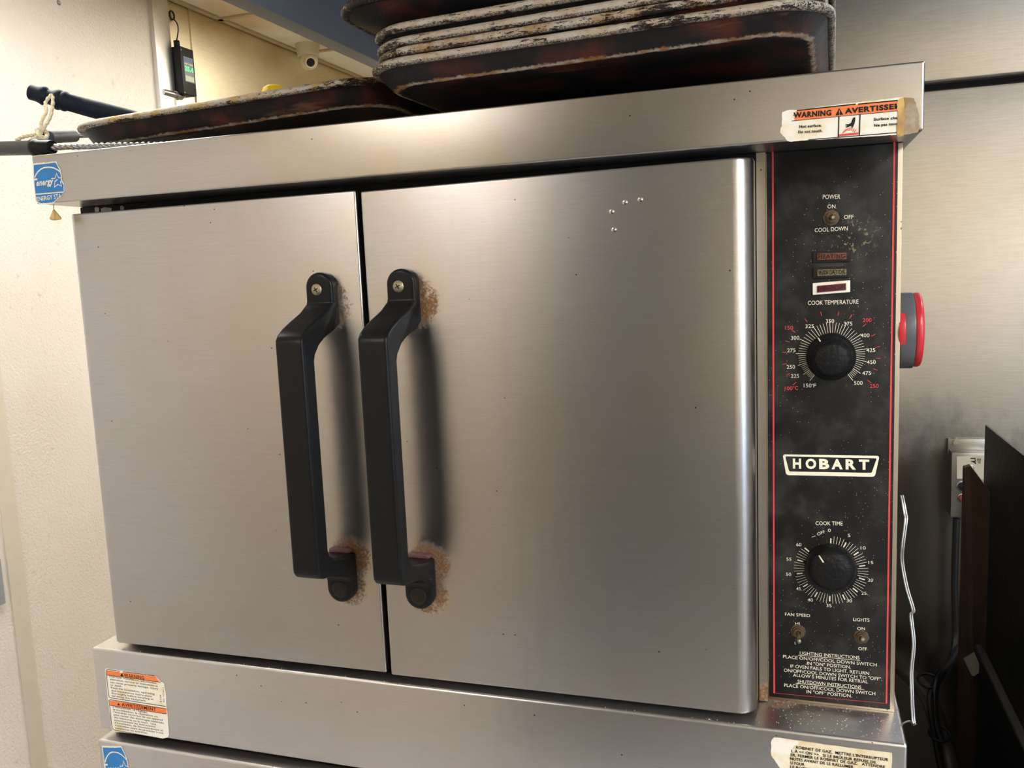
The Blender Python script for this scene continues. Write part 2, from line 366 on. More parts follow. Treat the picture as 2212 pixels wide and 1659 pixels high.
slab('wall_front', (XL-.1, YF-.1, 0), (XR+.1, YF, ZC), plain('warm_painted_wall', (.80, .69, .50), .6, 0, .06, 3))
slab('wall_far', (XL-.1, YFAR, 0), (XR+.1, YFAR+.1, ZC), M_leftsteel)
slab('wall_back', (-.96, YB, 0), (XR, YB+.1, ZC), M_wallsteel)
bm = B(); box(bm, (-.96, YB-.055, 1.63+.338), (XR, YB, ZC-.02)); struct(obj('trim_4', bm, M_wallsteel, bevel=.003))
# unseen glowing window, added on the right-hand wall for blue reflections in the steel
bm = B(); box(bm, (XR-.01, -2.35, 1.0), (XR-.004, -1.15, 2.1)); struct(obj('added_window_1', bm, emis('added_daylight_glow', (.50, .70, 1.0), 3.5)))
bm = B()
for a, b in (((-2.42, .93), (-2.35, 2.17)), ((-1.15, .93), (-1.08, 2.17)), ((-2.35, .93), (-1.15, 1.0)), ((-2.35, 2.1), (-1.15, 2.17)), ((-1.77, 1.0), (-1.73, 2.1))): box(bm, (XR-.03, a[0], a[1]), (XR, b[0], b[1]))
struct(obj('trim_6', bm, M_trim))
bm = B(); box(bm, (-.95, YB-.012, 1.63+.327), (XR, YB, 1.63+.338)); struct(obj('shadow_gap_strip', bm, M_dark))  # black strip paints in the shadow gap below the upper panel
# ceiling grid
bm = B()
for x in (-2.185, -1.59, -.98, -.37, .24, .85, 1.46): box(bm, (x-.012, YF, ZC-.008), (x+.012, YFAR, ZC))
for k in range(12): y = YF+.25+.61*k; box(bm, (XL, y-.012, ZC-.008), (XR, y+.012, ZC))
struct(obj('trim_5', bm, M_ceilbar))
for i, (x, y, z, sx, sy, wt, col, lab) in enumerate(LAMPS):
    t = thing('ceiling_light', lab, 'ceiling light', (x, y, z), 'recessed ceiling light panels')
    bm = B(); 
    for a, b in (((x-sx/2-.02, y-sy/2-.02), (x+sx/2+.02, y-sy/2)), ((x-sx/2-.02, y+sy/2), (x+sx/2+.02, y+sy/2+.02)), ((x-sx/2-.02, y-sy/2), (x-sx/2, y+sy/2)), ((x+sx/2, y-sy/2), (x+sx/2+.02, y+sy/2))):
        box(bm, (a[0], a[1], z-.012), (b[0], b[1], z+.014))
    obj('frame', bm, M_ceilbar, t)
    bm = B(); box(bm, (x-sx/2, y-sy/2, z), (x+sx/2, y+sy/2, z+.006)); obj('diffuser', bm, emis('diffuser_%d' % i, col, wt/(sx*sy*PI)), t)
# exhaust hood canopy over the ovens
HX0, HX1, HY0, HY1, HZ = -.935, 1.9, -.34, YB-.005, 1.63+.48
t = thing('exhaust_hood', 'slate blue-grey steel exhaust canopy hanging above the stacked sheet pans', 'exhaust hood', (.4, .35, HZ))
bm = B(); box(bm, (HX0, HY0, HZ), (HX0+.04, HY1, HZ+.5)); box(bm, (HX1-.04, HY0, HZ), (HX1, HY1, HZ+.5)); box(bm, (HX0+.04, HY0, HZ), (HX1-.04, HY0+.04, HZ+.5))
obj('canopy_side', bm, M_hoodpaint, t, bevel=.002)
bm = B(); box(bm, (HX0+.04, HY0+.04, HZ+.42), (HX1-.04, HY1-.05, HZ+.45)); obj('canopy_roof', bm, M_hoodpaint, t)
bm = B(); lathe(bm, (.95, .45, HZ+.30), (0, 0, 1), [(0, .05), (.02, .07), (.09, .07), (.12, .05)]); obj('hood_lamp', bm, emis('hood_lamp_glass', (.75, .86, 1.0), 60), t)
# unseen refrigerator shape, added to give the steel its dark reflection
t = thing('added_dark_refrigerator', 'tall dark refrigerator shape added across the aisle to darken the oven door reflections', 'refrigerator', (-.55, -2.1, 0))
bm = B(); box(bm, (-.88, -2.5, .1), (-.07, -1.8, 2.60)); obj('cabinet', bm, M_darkblock, t, bevel=.01)
for a in (-.87, -.47):
    bm = B(); box(bm, (a, -1.8, .2), (a+.39, -1.755, 2.5)); d = obj('door', bm, M_darkblock, t, bevel=.01)
    bm = B(); tube(bm, [(a+.06, -1.755, 1.0), (a+.06, -1.71, 1.02), (a+.06, -1.71, 1.4), (a+.06, -1.755, 1.42)], .012); obj('handle', bm, M_darkblock, d)
for a in (-.83, -.12):
    for c in (-2.45, -1.85): bm = B(); box(bm, (a-.02, c-.02, 0), (a+.02, c+.02, .1)); obj('leg', bm, M_darkblock, t)
# unseen dark counter, added to darken the low reflections at the right
t = thing('added_dark_counter', 'dark counter added across the aisle at the right to darken reflections in the steel', 'counter', (1.0, -2.6, 0))
bm = B(); box(bm, (.05, -2.98, .88), (1.95, -2.3, .92)); obj('countertop', bm, M_dark, t, bevel=.004)
bm = B(); box(bm, (.07, -2.97, .0), (1.93, -2.34, .88)); obj('base_cabinet', bm, M_dark, t)
# ---------------------------------------------------------------- upper oven
OV = thing('convection_oven', 'stainless double-door convection oven with black control panel, upper of the two stacked', 'oven', (-.41, .4, 1.026))
YH = .875-.952; YBs = .887-.952; YD = .8936-.952
ZH0, ZH1 = 1.7396, 1.8000
def capshape(name, z0, z1, x0, x1, y0, y1, m, parent, bev, taper=0):
    bm = B(); v = box(bm, (x0, y0, z0), (x1, y1, z1))
    return obj(name, bm, m, parent, bevel=bev, seg=3)
capshape('top_cap', 1.7400, 1.8000, -.9155, .1072, YH, .93, M_cap, OV, .0022)
bm = B(); box(bm, (-.913, -.010, 1.1465), (-.0335, .88, 1.7398)); obj('body', bm, M_dark, OV, bevel=.002)
bm = B(); box(bm, (-.0333, .0302, 1.1465), (.0975, .88, 1.7398)); obj('side_compartment', bm, M_frame, OV, bevel=.001)
bm = B(); box(bm, (-.0405, -.0105, 1.1465), (-.0315, -.004, 1.7395)); box(bm, (-.0335, -.0045, 1.1465), (-.0315, .002, 1.7395)); obj('door_post', bm, M_frame, OV)
M_resid_ = plain('grey_insulation', (.35, .32, .28), .7, 0, .3, 200)
# light scraps of insulation in the gap at the top left
bm = B()
for q, l in (((-0.88365, -0.01200, 1.73530), .004), ((-0.86853, -0.01200, 1.73376), .009), ((-0.84270, -0.01200, 1.73455), .003)):
    c = Vector(q); prism(bm, [(c.x-l, -.0108, c.z-.004), (c.x+l*.8, -.0108, c.z-.003), (c.x+l, -.0108, c.z+.0015), (c.x-l*.3, -.0108, c.z+.0035), (c.x-l, -.0108, c.z+.002)], (0, .001, 0))
obj('gasket_scrap', bm, M_resid_, OV, bevel=.001)
def door(x0, x1, zt0, zt1, zb0, zb1, rl, rr, yb=-.014):
    # plan profile with rounded vertical edges, pushed up in z; corners follow the measured outline
    pts = []; y0 = YD
    n = 10
    pts.append((x0, yb))
    for k in range(n+1): a = PI/2*k/n; pts.append((x0+rl*(1-math.cos(a)), y0+rl*(1-math.sin(a))))
    for k in range(n+1): a = PI/2*(1-k/n); pts.append((x1-rr*(1-math.cos(a)), y0+rr*(1-math.sin(a))))
    pts.append((x1, yb))
    bm = B()
    def zz(x, t): u = (x-x0)/(x1-x0); return (zt0*(1-u)+zt1*u) if t else (zb0*(1-u)+zb1*u)
    a = [bm.verts.new((x, y, zz(x, 0))) for x, y in pts]; b = [bm.verts.new((x, y, zz(x, 1))) for x, y in pts]
    bm.faces.new(a); bm.faces.new(list(reversed(b)))
    for i in range(len(a)): j = (i+1) % len(a); bm.faces.new((a[j], a[i], b[i], b[j]))
    return obj('door', bm, M_door, OV, bevel=.0025, seg=3, ang=50)
DL = door(-.8865, -.4745, 1.7265, 1.7285, 1.1520, 1.1535, .011, .0025)
DR = door(-.4685, -.0415, 1.7268, 1.7315, 1.1515, 1.1530, .0025, .020)
for d, x0, x1 in ((DL, -.88, -.474), (DR, -.469, -.046)):
    bm = B(); box(bm, (x0, -.035, 1.1480), (x1, -.012, 1.1525)); obj('gasket', bm, M_grease, d)
# pull handles
def handle(d, cm, cg, wd=.035):
    bm = B()
    prof = [(.8936, 1.6075), (.8785, 1.6075), (.8775, 1.6030), (.866, 1.5935), (.850, 1.5850), (.836, 1.5780), (.826, 1.5720), (.8205, 1.5660), (.820, 1.560),
            (.820, 1.3060), (.8205, 1.3000), (.8245, 1.2945), (.8310, 1.2915), (.853, 1.2880), (.866, 1.2850), (.8775, 1.2750), (.8785, 1.2700), (.8936, 1.2700),
            (.8936, 1.3040), (.868, 1.3060), (.853, 1.3100), (.846, 1.3150), (.8440, 1.3220), (.8440, 1.5400), (.8460, 1.5470), (.853, 1.5570), (.862, 1.5640), (.875, 1.5710), (.8936, 1.5780)]
    def cx(D, z):  # grip sits a little left of the mounts
        u = min(1, max(0, (.8785-D)/(.8785-.8440))); return cm+(cg-cm)*u
    A = [bm.verts.new((cx(D, z)-wd/2, D-.952, z)) for D, z in prof]; Bq = [bm.verts.new((cx(D, z)+wd/2, D-.952, z)) for D, z in prof]
    bm.faces.new(A); bm.faces.new(list(reversed(Bq)))
    for i in range(len(A)): j = (i+1) % len(A); bm.faces.new((A[j], A[i], Bq[i], Bq[j]))
    h = obj('handle', bm, M_plastic, d, bevel=.0048, seg=4, ang=62)
    for zc, s in ((1.6210, 1), (1.2620, -1)):
        bm = B(); pts = []
        for k in range(25): a = PI*k/24; pts.append((cm+wd/2*math.cos(a), YD-.0152, zc+s*wd/2*math.sin(a)))
        pts += [(cm-wd/2, YD-.0152, zc-s*.022), (cm+wd/2, YD-.0152, zc-s*.022)]
        prism(bm, pts, (0, .0155, 0)); obj('handle_mount', bm, M_plastic, d, bevel=.0045, seg=4, ang=60)
        bm = B()
        if s > 0:
            lathe(bm, (cm-.002, YD-.0150, zc-.002), (0, -1, 0), [(0, .0066), (.0012, .0066), (.0028, .0045), (.0033, .0015)], 20)
            sc = obj('screw', bm, M_screw, d, smooth=True)
            bm = B(); 
            for ag in (.5, .5+PI/2):
                c = Vector((cm-.002, YD-.0184, zc-.002)); e = Vector((math.cos(ag), 0, math.sin(ag)))*.0030; f = Vector((-math.sin(ag), 0, math.cos(ag)))*.0006
                prism(bm, [c-e-f, c+e-f, c+e+f, c-e+f], (0, .0012, 0))
            obj('screw_slot', bm, M_ink, d)
        else:
            lathe(bm, (cm, YD-.0150, zc-.001), (0, -1, 0), [(0, .0105), (.0008, .0100), (.0012, .007), (.0004, .0035)], 20); obj('screw_hole', bm, M_grease, d)
            bm = B(); box(bm, (cm-wd/2+.003, YD-.010, zc+.0425), (cm+wd/2-.004, YD+.0005, zc+.0475)); obj('baked_grease', bm, plain('baked_grease_crust', (.16, .07, .07), .4, 0, .5, 500, bump=.8), d, bevel=.002)
handle(DL, -.5215, -.5290); handle(DR, -.4185, -.4275)
# droplets on the right door
bm = B()
for q, l in (((-0.18206, -0.05840, 1.68681), .001), ((-0.16789, -0.05840, 1.69526), .001), ((-0.15217, -0.05840, 1.69701), .001), ((-0.18015, -0.05840, 1.66838), .0015)):
    c = Vector(q); lathe(bm, (c.x, YD+.0003, c.z), (0, -1, 0), [(0, .0030), (.0008, .0027), (.0014, .0012)], 12)
obj('water_drop', bm, plain('droplet', (.55, .54, .52), .05, .9, .02, 10), DR, smooth=True)
# base ledge
capshape('base_ledge', 1.0265, 1.1444, -.9185, .1043, YBs, .9, M_base, OV, .0035)
bm = B(); box(bm, (-.905, YBs+.012, 1.0195), (.09, .88, 1.0270)); obj('base_gasket', bm, M_grease, OV)
# control panel
PT = 1.7392
bm = B(); box(bm, (-.0318, .0, 1.1445), (.0982, .03, PT)); obj('panel_bezel', bm, steel('bezel_steel', (.46, .40, .30), .45, .2, .9, specks=.35), OV, bevel=.0008)
PN = None
bm = B(); box(bm, (-.0306, -.0012, 1.1478), (.0938, .001, PT)); PN = obj('control_panel', bm, M_overlay, OV, bevel=.0004)
Y0 = -.0012
bm = B(); rp = [(-0.02439, 0.00000, 1.74093), (0.09031, 0.00000, 1.74218), (0.09011, 0.00000, 1.15458), (-0.02497, 0.00000, 1.15279)]
rp = [(p[0], Y0, p[2]) for p in rp]; stroke(bm, rp, .0017, .0004, closed=True); obj('border_line', bm, M_redp, PN)
def ptext(bm, items, k=1.0, bold=.003, mi=0):
    for s, a, b, h in items: text(bm, s, (a[0], Y0, a[2]), (b[0], Y0, b[2]), h*k, bold, mi=mi)
bm = B()
ptext(bm, [("POWER", (0.02391, 0.00000, 1.68958), (0.04064, 0.00000, 1.68877), 0.00435), ("ON", (0.02853, 0.00000, 1.67985), (0.03601, 0.00000, 1.67953), 0.00392), ("OFF", (0.04420, 0.00000, 1.66846), (0.05311, 0.00000, 1.66808), 0.00405), ("COOL DOWN", (0.01633, 0.00000, 1.65677), (0.04799, 0.00000, 1.65694), 0.00411),
 ("COOK TEMPERATURE", (0.00982, 0.00000, 1.58262), (0.05860, 0.00000, 1.58256), 0.00436), ("COOK TIME", (0.01802, 0.00000, 1.34775), (0.04516, 0.00000, 1.34881), 0.00431),
 ("0", (0.03051, 0.00000, 1.34104), (0.03331, 0.00000, 1.34119), 0.00344), ("5", (0.05022, 0.00000, 1.33651), (0.05287, 0.00000, 1.33666), 0.00342), ("10", (0.06299, 0.00000, 1.32370), (0.06802, 0.00000, 1.32389), 0.00342), ("15", (0.07069, 0.00000, 1.30818), (0.07549, 0.00000, 1.30838), 0.00342),
 ("20", (0.07044, 0.00000, 1.28889), (0.07558, 0.00000, 1.28915), 0.00344), ("25.", (0.06419, 0.00000, 1.27396), (0.07047, 0.00000, 1.27421), 0.00346), ("30", (0.04961, 0.00000, 1.26433), (0.05474, 0.00000, 1.26450), 0.00349), ("35", (0.02922, 0.00000, 1.25724), (0.03450, 0.00000, 1.25746), 0.00361),
 ("40", (0.01023, 0.00000, 1.26210), (0.01550, 0.00000, 1.26228), 0.00354), ("45.", (-0.00152, 0.00000, 1.27381), (0.00413, 0.00000, 1.27400), 0.00354), ("50", (-0.01215, 0.00000, 1.28933), (-0.00682, 0.00000, 1.28959), 0.00354), ("55", (-0.01177, 0.00000, 1.30638), (-0.00658, 0.00000, 1.30660), 0.00352), ("60", (-0.00162, 0.00000, 1.32332), (0.00376, 0.00000, 1.32352), 0.00349),
 ("OFF", (0.02031, 0.00000, 1.33603), (0.02805, 0.00000, 1.33992), 0.00321), ("-", (0.01455, 0.00000, 1.33311), (0.01839, 0.00000, 1.33481), 0.00371),
 ("150", (0.00575, 0.00000, 1.49649), (0.01355, 0.00000, 1.49635), 0.00401), ("F", (0.01542, 0.00000, 1.49635), (0.01801, 0.00000, 1.49620), 0.00401), ("o", (0.01383, 0.00000, 1.49881), (0.01527, 0.00000, 1.49881), 0.00215),
 ("225", (-0.00689, 0.00000, 1.50638), (0.00126, 0.00000, 1.50667), 0.00401), ("250", (-0.01111, 0.00000, 1.51612), (-0.00281, 0.00000, 1.51623), 0.00401), ("275", (-0.01065, 0.00000, 1.53367), (-0.00237, 0.00000, 1.53372), 0.00399), ("300", (-0.00685, 0.00000, 1.54678), (0.00139, 0.00000, 1.54680), 0.00397),
 ("325", (0.00742, 0.00000, 1.55869), (0.01585, 0.00000, 1.55882), 0.00394), ("350", (0.02747, 0.00000, 1.56355), (0.03550, 0.00000, 1.56352), 0.00390), ("375", (0.04489, 0.00000, 1.56047), (0.05297, 0.00000, 1.56045), 0.00388), ("400", (0.06096, 0.00000, 1.54823), (0.06937, 0.00000, 1.54823), 0.00387),
 ("425", (0.06663, 0.00000, 1.53292), (0.07502, 0.00000, 1.53297), 0.00388), ("450", (0.06716, 0.00000, 1.52064), (0.07556, 0.00000, 1.52073), 0.00390), ("475", (0.06283, 0.00000, 1.50939), (0.07114, 0.00000, 1.50936), 0.00392), ("500", (0.05511, 0.00000, 1.49913), (0.06334, 0.00000, 1.49913), 0.00394),
 ("FAN SPEED", (-0.01332, 0.00000, 1.24390), (0.01267, 0.00000, 1.24435), 0.00345), ("HI", (-0.00267, 0.00000, 1.23417), (0.00202, 0.00000, 1.23448), 0.00321), ("L", (-0.00320, 0.00000, 1.21188), (-0.00173, 0.00000, 1.21191), 0.00300), ("LIGHTS", (0.05624, 0.00000, 1.24393), (0.07246, 0.00000, 1.24449), 0.00370),
 ("ON", (0.06041, 0.00000, 1.23430), (0.06819, 0.00000, 1.23480), 0.00337), ("OFF", (0.06160, 0.00000, 1.21184), (0.07029, 0.00000, 1.21193), 0.00350)])
for s, a, b, h in [("LIGHTING INSTRUCTIONS", (0.00203, 0.00000, 1.20061), (0.06289, 0.00000, 1.20143), 0.00370), ("PLACE ON/OFF/COOL DOWN SWITCH", (-0.01552, 0.00000, 1.19472), (0.08010, 0.00000, 1.19511), 0.00373), ("IN \"ON\" POSITION.", (0.00965, 0.00000, 1.18960), (0.05443, 0.00000, 1.18983), 0.00370),
 ("IF OVEN FAILS TO LIGHT, RETURN", (-0.00773, 0.00000, 1.18448), (0.07255, 0.00000, 1.18476), 0.00373), ("ON/OFF/COOL DOWN SWITCH TO \"OFF\".", (-0.01471, 0.00000, 1.17904), (0.08553, 0.00000, 1.17963), 0.00374), ("ALLOW 5 MINUTES FOR RETRIAL", (-0.00500, 0.00000, 1.17427), (0.07145, 0.00000, 1.17507), 0.00374),
 ("SHUTDOWN INSTRUCTIONS", (-0.00027, 0.00000, 1.16756), (0.06499, 0.00000, 1.16816), 0.00374), ("PLACE ON/OFF/COOL DOWN SWITCH", (-0.01431, 0.00000, 1.16149), (0.07896, 0.00000, 1.16249), 0.00376), ("IN \"OFF\" POSITION.", (0.00906, 0.00000, 1.15661), (0.05569, 0.00000, 1.15718), 0.00374)]:
    text(bm, s, (a[0], Y0, a[2]), (b[0], Y0, b[2]), h, .002)
for a, b in (((0.00025, 0.00000, 1.19973), (0.06371, 0.00000, 1.20027)), ((-0.00216, 0.00000, 1.16676), (0.06801, 0.00000, 1.16759))): stroke(bm, [(a[0], Y0, a[2]), (b[0], Y0, b[2])], .0005)
# dial ticks
TC = (0.03298, 0.00000, 1.53150); MC = (0.03338, 0.00000, 1.29893)
def tick(c, deg, r0, r1, wd, bm=None):
    a = math.radians(deg); s, k = math.sin(a), math.cos(a)
    stroke(bm, [(c[0]+s*r0, Y0, c[2]+k*r0), (c[0]+s*r1, Y0, c[2]+k*r1)], wd)
maj = [217, 232, 250, 271, 297, 328, 357, 385, 415, 442, 464, 486, 503]
for i in range(len(maj)-1):
    for j in range(5):
        tick(TC, maj[i]+(maj[i+1]-maj[i])*j/5, .022, .0350 if j == 0 else .0325, .00055 if j == 0 else .0004, bm)
tick(TC, maj[-1], .022, .035, .00055, bm)
for k in range(61):
    d = k*311/60
    if k % 5 == 0: tick(MC, d, .0290, .0350, .0013, bm)
    elif k: tick(MC, d, .0270, .0375, .0004, bm)
obj('lettering', bm, M_white, PN)
bm = B()
ptext(bm, [("150", (-0.01264, 0.00000, 1.55742), (-0.00467, 0.00000, 1.55741), 0.00396), ("200", (0.06276, 0.00000, 1.56380), (0.07114, 0.00000, 1.56376), 0.00385), ("250", (0.07030, 0.00000, 1.49597), (0.07845, 0.00000, 1.49613), 0.00392), ("100", (-0.01320, 0.00000, 1.49336), (-0.00529, 0.00000, 1.49354), 0.00404), ("C", (-0.00282, 0.00000, 1.49370), (0.00024, 0.00000, 1.49386), 0.00404), ("o", (-0.00500, 0.00000, 1.49633), (-0.00340, 0.00000, 1.49633), 0.00217)])
for q in [(0.02291, 0.00000, 1.57311), (0.03951, 0.00000, 1.57299), (0.05137, 0.00000, 1.56971), (0.00798, 0.00000, 1.56700), (-0.00424, 0.00000, 1.55558), (-0.01034, 0.00000, 1.54500), (-0.01327, 0.00000, 1.53354), (-0.01329, 0.00000, 1.52123), (-0.00966, 0.00000, 1.51041), (-0.00340, 0.00000, 1.50035), (0.06458, 0.00000, 1.56065), (0.07292, 0.00000, 1.55010), (0.07716, 0.00000, 1.53815), (0.07797, 0.00000, 1.52638), (0.07535, 0.00000, 1.51490), (0.06955, 0.00000, 1.50260)]:
    dx, dz = q[0]-TC[0], q[2]-TC[2]; r = math.hypot(dx, dz); dx /= r; dz /= r
    stroke(bm, [(q[0]-dx*.0022, Y0, q[2]-dz*.0022), (q[0]+dx*.0022, Y0, q[2]+dz*.0022)], .00055)
obj('red_lettering', bm, M_redp, PN)
# brand badge
bm = B()
def rnd(pts, r, n=5):
    out = []; m_ = len(pts)
    for i in range(m_):
        p = Vector(pts[i]); a = (Vector(pts[i-1])-p).normalized(); b = (Vector(pts[(i+1) % m_])-p).normalized()
        s, e = p+a*r, p+b*r
        for k in range(n+1): t = k/n; out.append((1-t)**2*s+2*t*(1-t)*p+t*t*e)
    return out
po = rnd([(-0.01547, 0.00000, 1.42403), (0.08027, 0.00000, 1.42498), (0.07602, 0.00000, 1.40257), (-0.01185, 0.00000, 1.40140)], .003); pi_ = rnd([(-0.01285, 0.00000, 1.42191), (0.07763, 0.00000, 1.42219), (0.07285, 0.00000, 1.40663), (-0.00888, 0.00000, 1.40553)], .0015)
po = [Vector((p.x, Y0-.0004, p.z)) for p in po]; pi_ = [Vector((p.x, Y0-.0004, p.z)) for p in pi_]
A = [bm.verts.new(p) for p in po]; Bv = [bm.verts.new(p) for p in pi_]
for i in range(len(A)): j = (i+1) % len(A); bm.faces.new((A[i], A[j], Bv[j], Bv[i]))
a, b = (-0.00501, 0.00000, 1.40944), (0.07055, 0.00000, 1.41036)
xs = [(302, 378), (418, 515), (541, 632), (652, 752), (777, 870), (894, 985)]
for ch, (u0, u1) in zip('HOBART', xs):
    t0, t1 = (u0-302)/683, (u1-302)/683
    pa = Vector(a).lerp(Vector(b), t0); pb = Vector(a).lerp(Vector(b), t1)
    text(bm, ch, (pa.x, Y0, pa.z), (pb.x, Y0, pb.z), 0.00999, .045)
obj('badge', bm, M_whiteb, PN)
# indicator lights
for i, (bz, ln, mb, ml, kind) in enumerate([([(0.01468, 0.00000, 1.63742), (0.05020, 0.00000, 1.63602), (0.05027, 0.00000, 1.62550), (0.01471, 0.00000, 1.62588)], [(0.01863, 0.00000, 1.63531), (0.04676, 0.00000, 1.63473), (0.04681, 0.00000, 1.62785), (0.01865, 0.00000, 1.62807)], M_ink, lens_mat('red_amber_lens', (.09, .022, .012), (.20, .06, .03)), 'dull red-brown'),
        ([(0.01500, 0.00000, 1.62112), (0.05030, 0.00000, 1.62111), (0.05039, 0.00000, 1.60980), (0.01503, 0.00000, 1.60982)], [(0.01896, 0.00000, 1.61873), (0.04687, 0.00000, 1.61832), (0.04692, 0.00000, 1.61200), (0.01898, 0.00000, 1.61205)], M_ink, lens_mat('amber_lens', (.10, .08, .045), (.22, .18, .10)), 'dull amber'),
        ([(0.01447, 0.00000, 1.60508), (0.05055, 0.00000, 1.60671), (0.05064, 0.00000, 1.59462), (0.01450, 0.00000, 1.59283)], [(0.01872, 0.00000, 1.60209), (0.04669, 0.00000, 1.60391), (0.04674, 0.00000, 1.59697), (0.01874, 0.00000, 1.59523)], M_paper, lens_mat('dark_red_lens', (.10, .01, .02), (.15, .02, .035)), 'dark red')]):
    bm = B(); bz = [(p[0], Y0, p[2]) for p in bz]; prism(bm, bz, (0, -.0022, 0)); e = obj('indicator_light', bm, mb, OV, bevel=.0007); e['label'] = kind+' indicator light'
    bm = B(); ln = [(p[0], Y0-.0018, p[2]) for p in ln]; prism(bm, ln, (0, -.0014, 0)); l = obj('lens', bm, ml, e, bevel=.0004)
    bm = B(); p0 = Vector(ln[3]).lerp(Vector(ln[0]), .22); p1 = Vector(ln[2]).lerp(Vector(ln[1]), .22)
    text(bm, ['HEATING', 'INDICATOR', 'OPEN-IGNITION'][i], (p0.x+.0012, Y0-.0032, p0.z), (p1.x-.0012, Y0-.0032, p1.z), .0042, .02, lift=.0001); obj('lens_lettering', bm, M_ink if i != 1 else M_grease, e)
# knobs
def knob(name, c, r, cap, ang, dome, lab):
    cx, cz = c; 
    bm = B(); prof = [(0, r*.97), (.003, r), (.006, r*.98), (.008, cap*1.12), (.010, cap*1.04), (.020, cap), (.0235, cap*.93), (.0255, cap*.75), (.0262, cap*.3)] if not dome else [(0, r*.97), (.004, r), (.012, r*.99), (.018, r*.94), (.0225, r*.82), (.025, r*.62), (.0258, r*.25)]
    lathe(bm, (cx, Y0, cz), (0, -1, 0), prof, 72, (lambda k, s, h: 1+(.035*math.cos(k/s*2*PI*12) if h > .009 and h < .022 else 0)) if not dome else None)
    kb = obj(name, bm, M_plasticD, OV, smooth=True, ang=60); kb['label'] = lab
    bm = B(); a = math.radians(ang); yk = Y0-(.0262 if not dome else .0253)
    if not dome: p = [(cx+math.sin(a)*r*.70, Y0-.0062-.0030, cz+math.cos(a)*r*.70), (cx+math.sin(a)*r*.98, Y0-.0068, cz+math.cos(a)*r*.98)]
    else: p = [(cx+math.sin(a)*r*.55, Y0-.0258, cz+math.cos(a)*r*.55), (cx+math.sin(a)*r*.86, Y0-.0224, cz+math.cos(a)*r*.86)]
    p0, p1 = Vector(p[0]), Vector(p[1]); tube(bm, [p0, p1], .0008, 8); obj('pointer', bm, M_white, kb)
c = (0.03245, -0.01200, 1.52845); knob('temperature_knob', (c[0], c[2]), .0245, .0180, -32, False, 'black cook temperature knob')
c = (0.03333, -0.01700, 1.30458); knob('timer_knob', (c[0], c[2]), .0245, .022, -36, True, 'black domed cook time knob')
# toggle switches
def toggle(name, c, tip, r, lab):
    x, _, z = c; bm = B()
    lathe(bm, (x, Y0, z), (0, -1, 0), [(0, r*1.3), (.0006, r*1.3), (.0008, r*1.05), (.0028, r*.98), (.0030, r*.80), (.0050, r*.74), (.0052, r*.5), (.0034, r*.42), (.0030, r*.1)], 32, lambda k, s, h: (1.05 if k % 4 < 2 and h < .0007 else 1))
    n = obj(name, bm, M_nut, OV, smooth=True); n['label'] = lab
    bm = B(); a = Vector((x, Y0-.002, z)); b = Vector(tip); tube(bm, [a, a.lerp(b, .5), a.lerp(b, .9), b, b+(b-a).normalized()*.0018], [.0014, .0018, .0025, .0026, .0012], 12); obj('lever', bm, M_screw, n)
toggle('power_switch', (0.03225, -0.00200, 1.67038), (0.03331, -0.01800, 1.66997), .0058, 'round power toggle switch pointing outward')
toggle('fan_speed_switch', (0.00026, -0.00200, 1.22716), (0.00121, -0.01400, 1.22081), .0058, 'fan speed toggle switch set low')
toggle('light_switch', (0.06455, -0.00200, 1.22698), (0.06500, -0.01700, 1.23093), .0058, 'oven light toggle switch')
# ---------------------------------------------------------------- labels on the steel
def flat(y, pts): return [Vector((p[0], y, p[2])) for p in pts]
def stext(bm, y, items, bold=.02, mi=0, shear=0):
    for s, a, b, h in items: text(bm, s, (a[0], y, a[2]), (b[0], y, b[2]), h, bold, shear, mi, lift=.0004)
# hot surface label, hood right
y = YH
bm = B(); poly(bm, jag(flat(y, [(-0.01400, -0.07700, 1.76674), (-0.01008, -0.07700, 1.76823), (-0.00539, -0.07700, 1.76857), (-0.00072, -0.07700, 1.76759), (0.02645, -0.07700, 1.76890), (0.05006, -0.07700, 1.76945), (0.09021, -0.07700, 1.77032), (0.09035, -0.07700, 1.75372), (0.09022, -0.07700, 1.73629), (0.08290, -0.07700, 1.73785), (0.04379, -0.07700, 1.73851), (0.00447, -0.07700, 1.73952), (-0.00594, -0.07700, 1.73946), (-0.00934, -0.07700, 1.74017), (-0.01169, -0.07700, 1.74359), (-0.01483, -0.07700, 1.74734), (-0.01562, -0.07700, 1.74875), (-0.01524, -0.07700, 1.75300), (-0.01419, -0.07700, 1.75450)]), .0002, .002, 3), .0003)
hs = obj('hot_surface_label', bm, M_paper, OV); hs['label'] = 'torn white and orange hot surface warning label'
bm = B(); poly(bm, flat(y-.0003, [(-0.00072, -0.07700, 1.76696), (0.05007, -0.07700, 1.76763), (0.05132, -0.07700, 1.76699), (0.05256, -0.07700, 1.76817), (0.08518, -0.07700, 1.76751), (0.08505, -0.07700, 1.75883), (0.03358, -0.07700, 1.75881), (-0.00670, -0.07700, 1.75824), (-0.00228, -0.07700, 1.75873), (-0.00358, -0.07700, 1.75992), (-0.00176, -0.07700, 1.76134), (-0.00461, -0.07700, 1.76346), (-0.00072, -0.07700, 1.76442), (-0.00227, -0.07700, 1.76589)]), .0002); obj('orange_band', bm, M_orange, hs)
y2 = y-.0005
bm = B(); stext(bm, y2, [("WARNING", (-0.00394, -0.07700, 1.76085), (0.02928, -0.07700, 1.76010), 0.00467), ("AVERTISSEM", (0.04088, -0.07700, 1.76047), (0.08842, -0.07700, 1.76066), 0.00438)], .045)
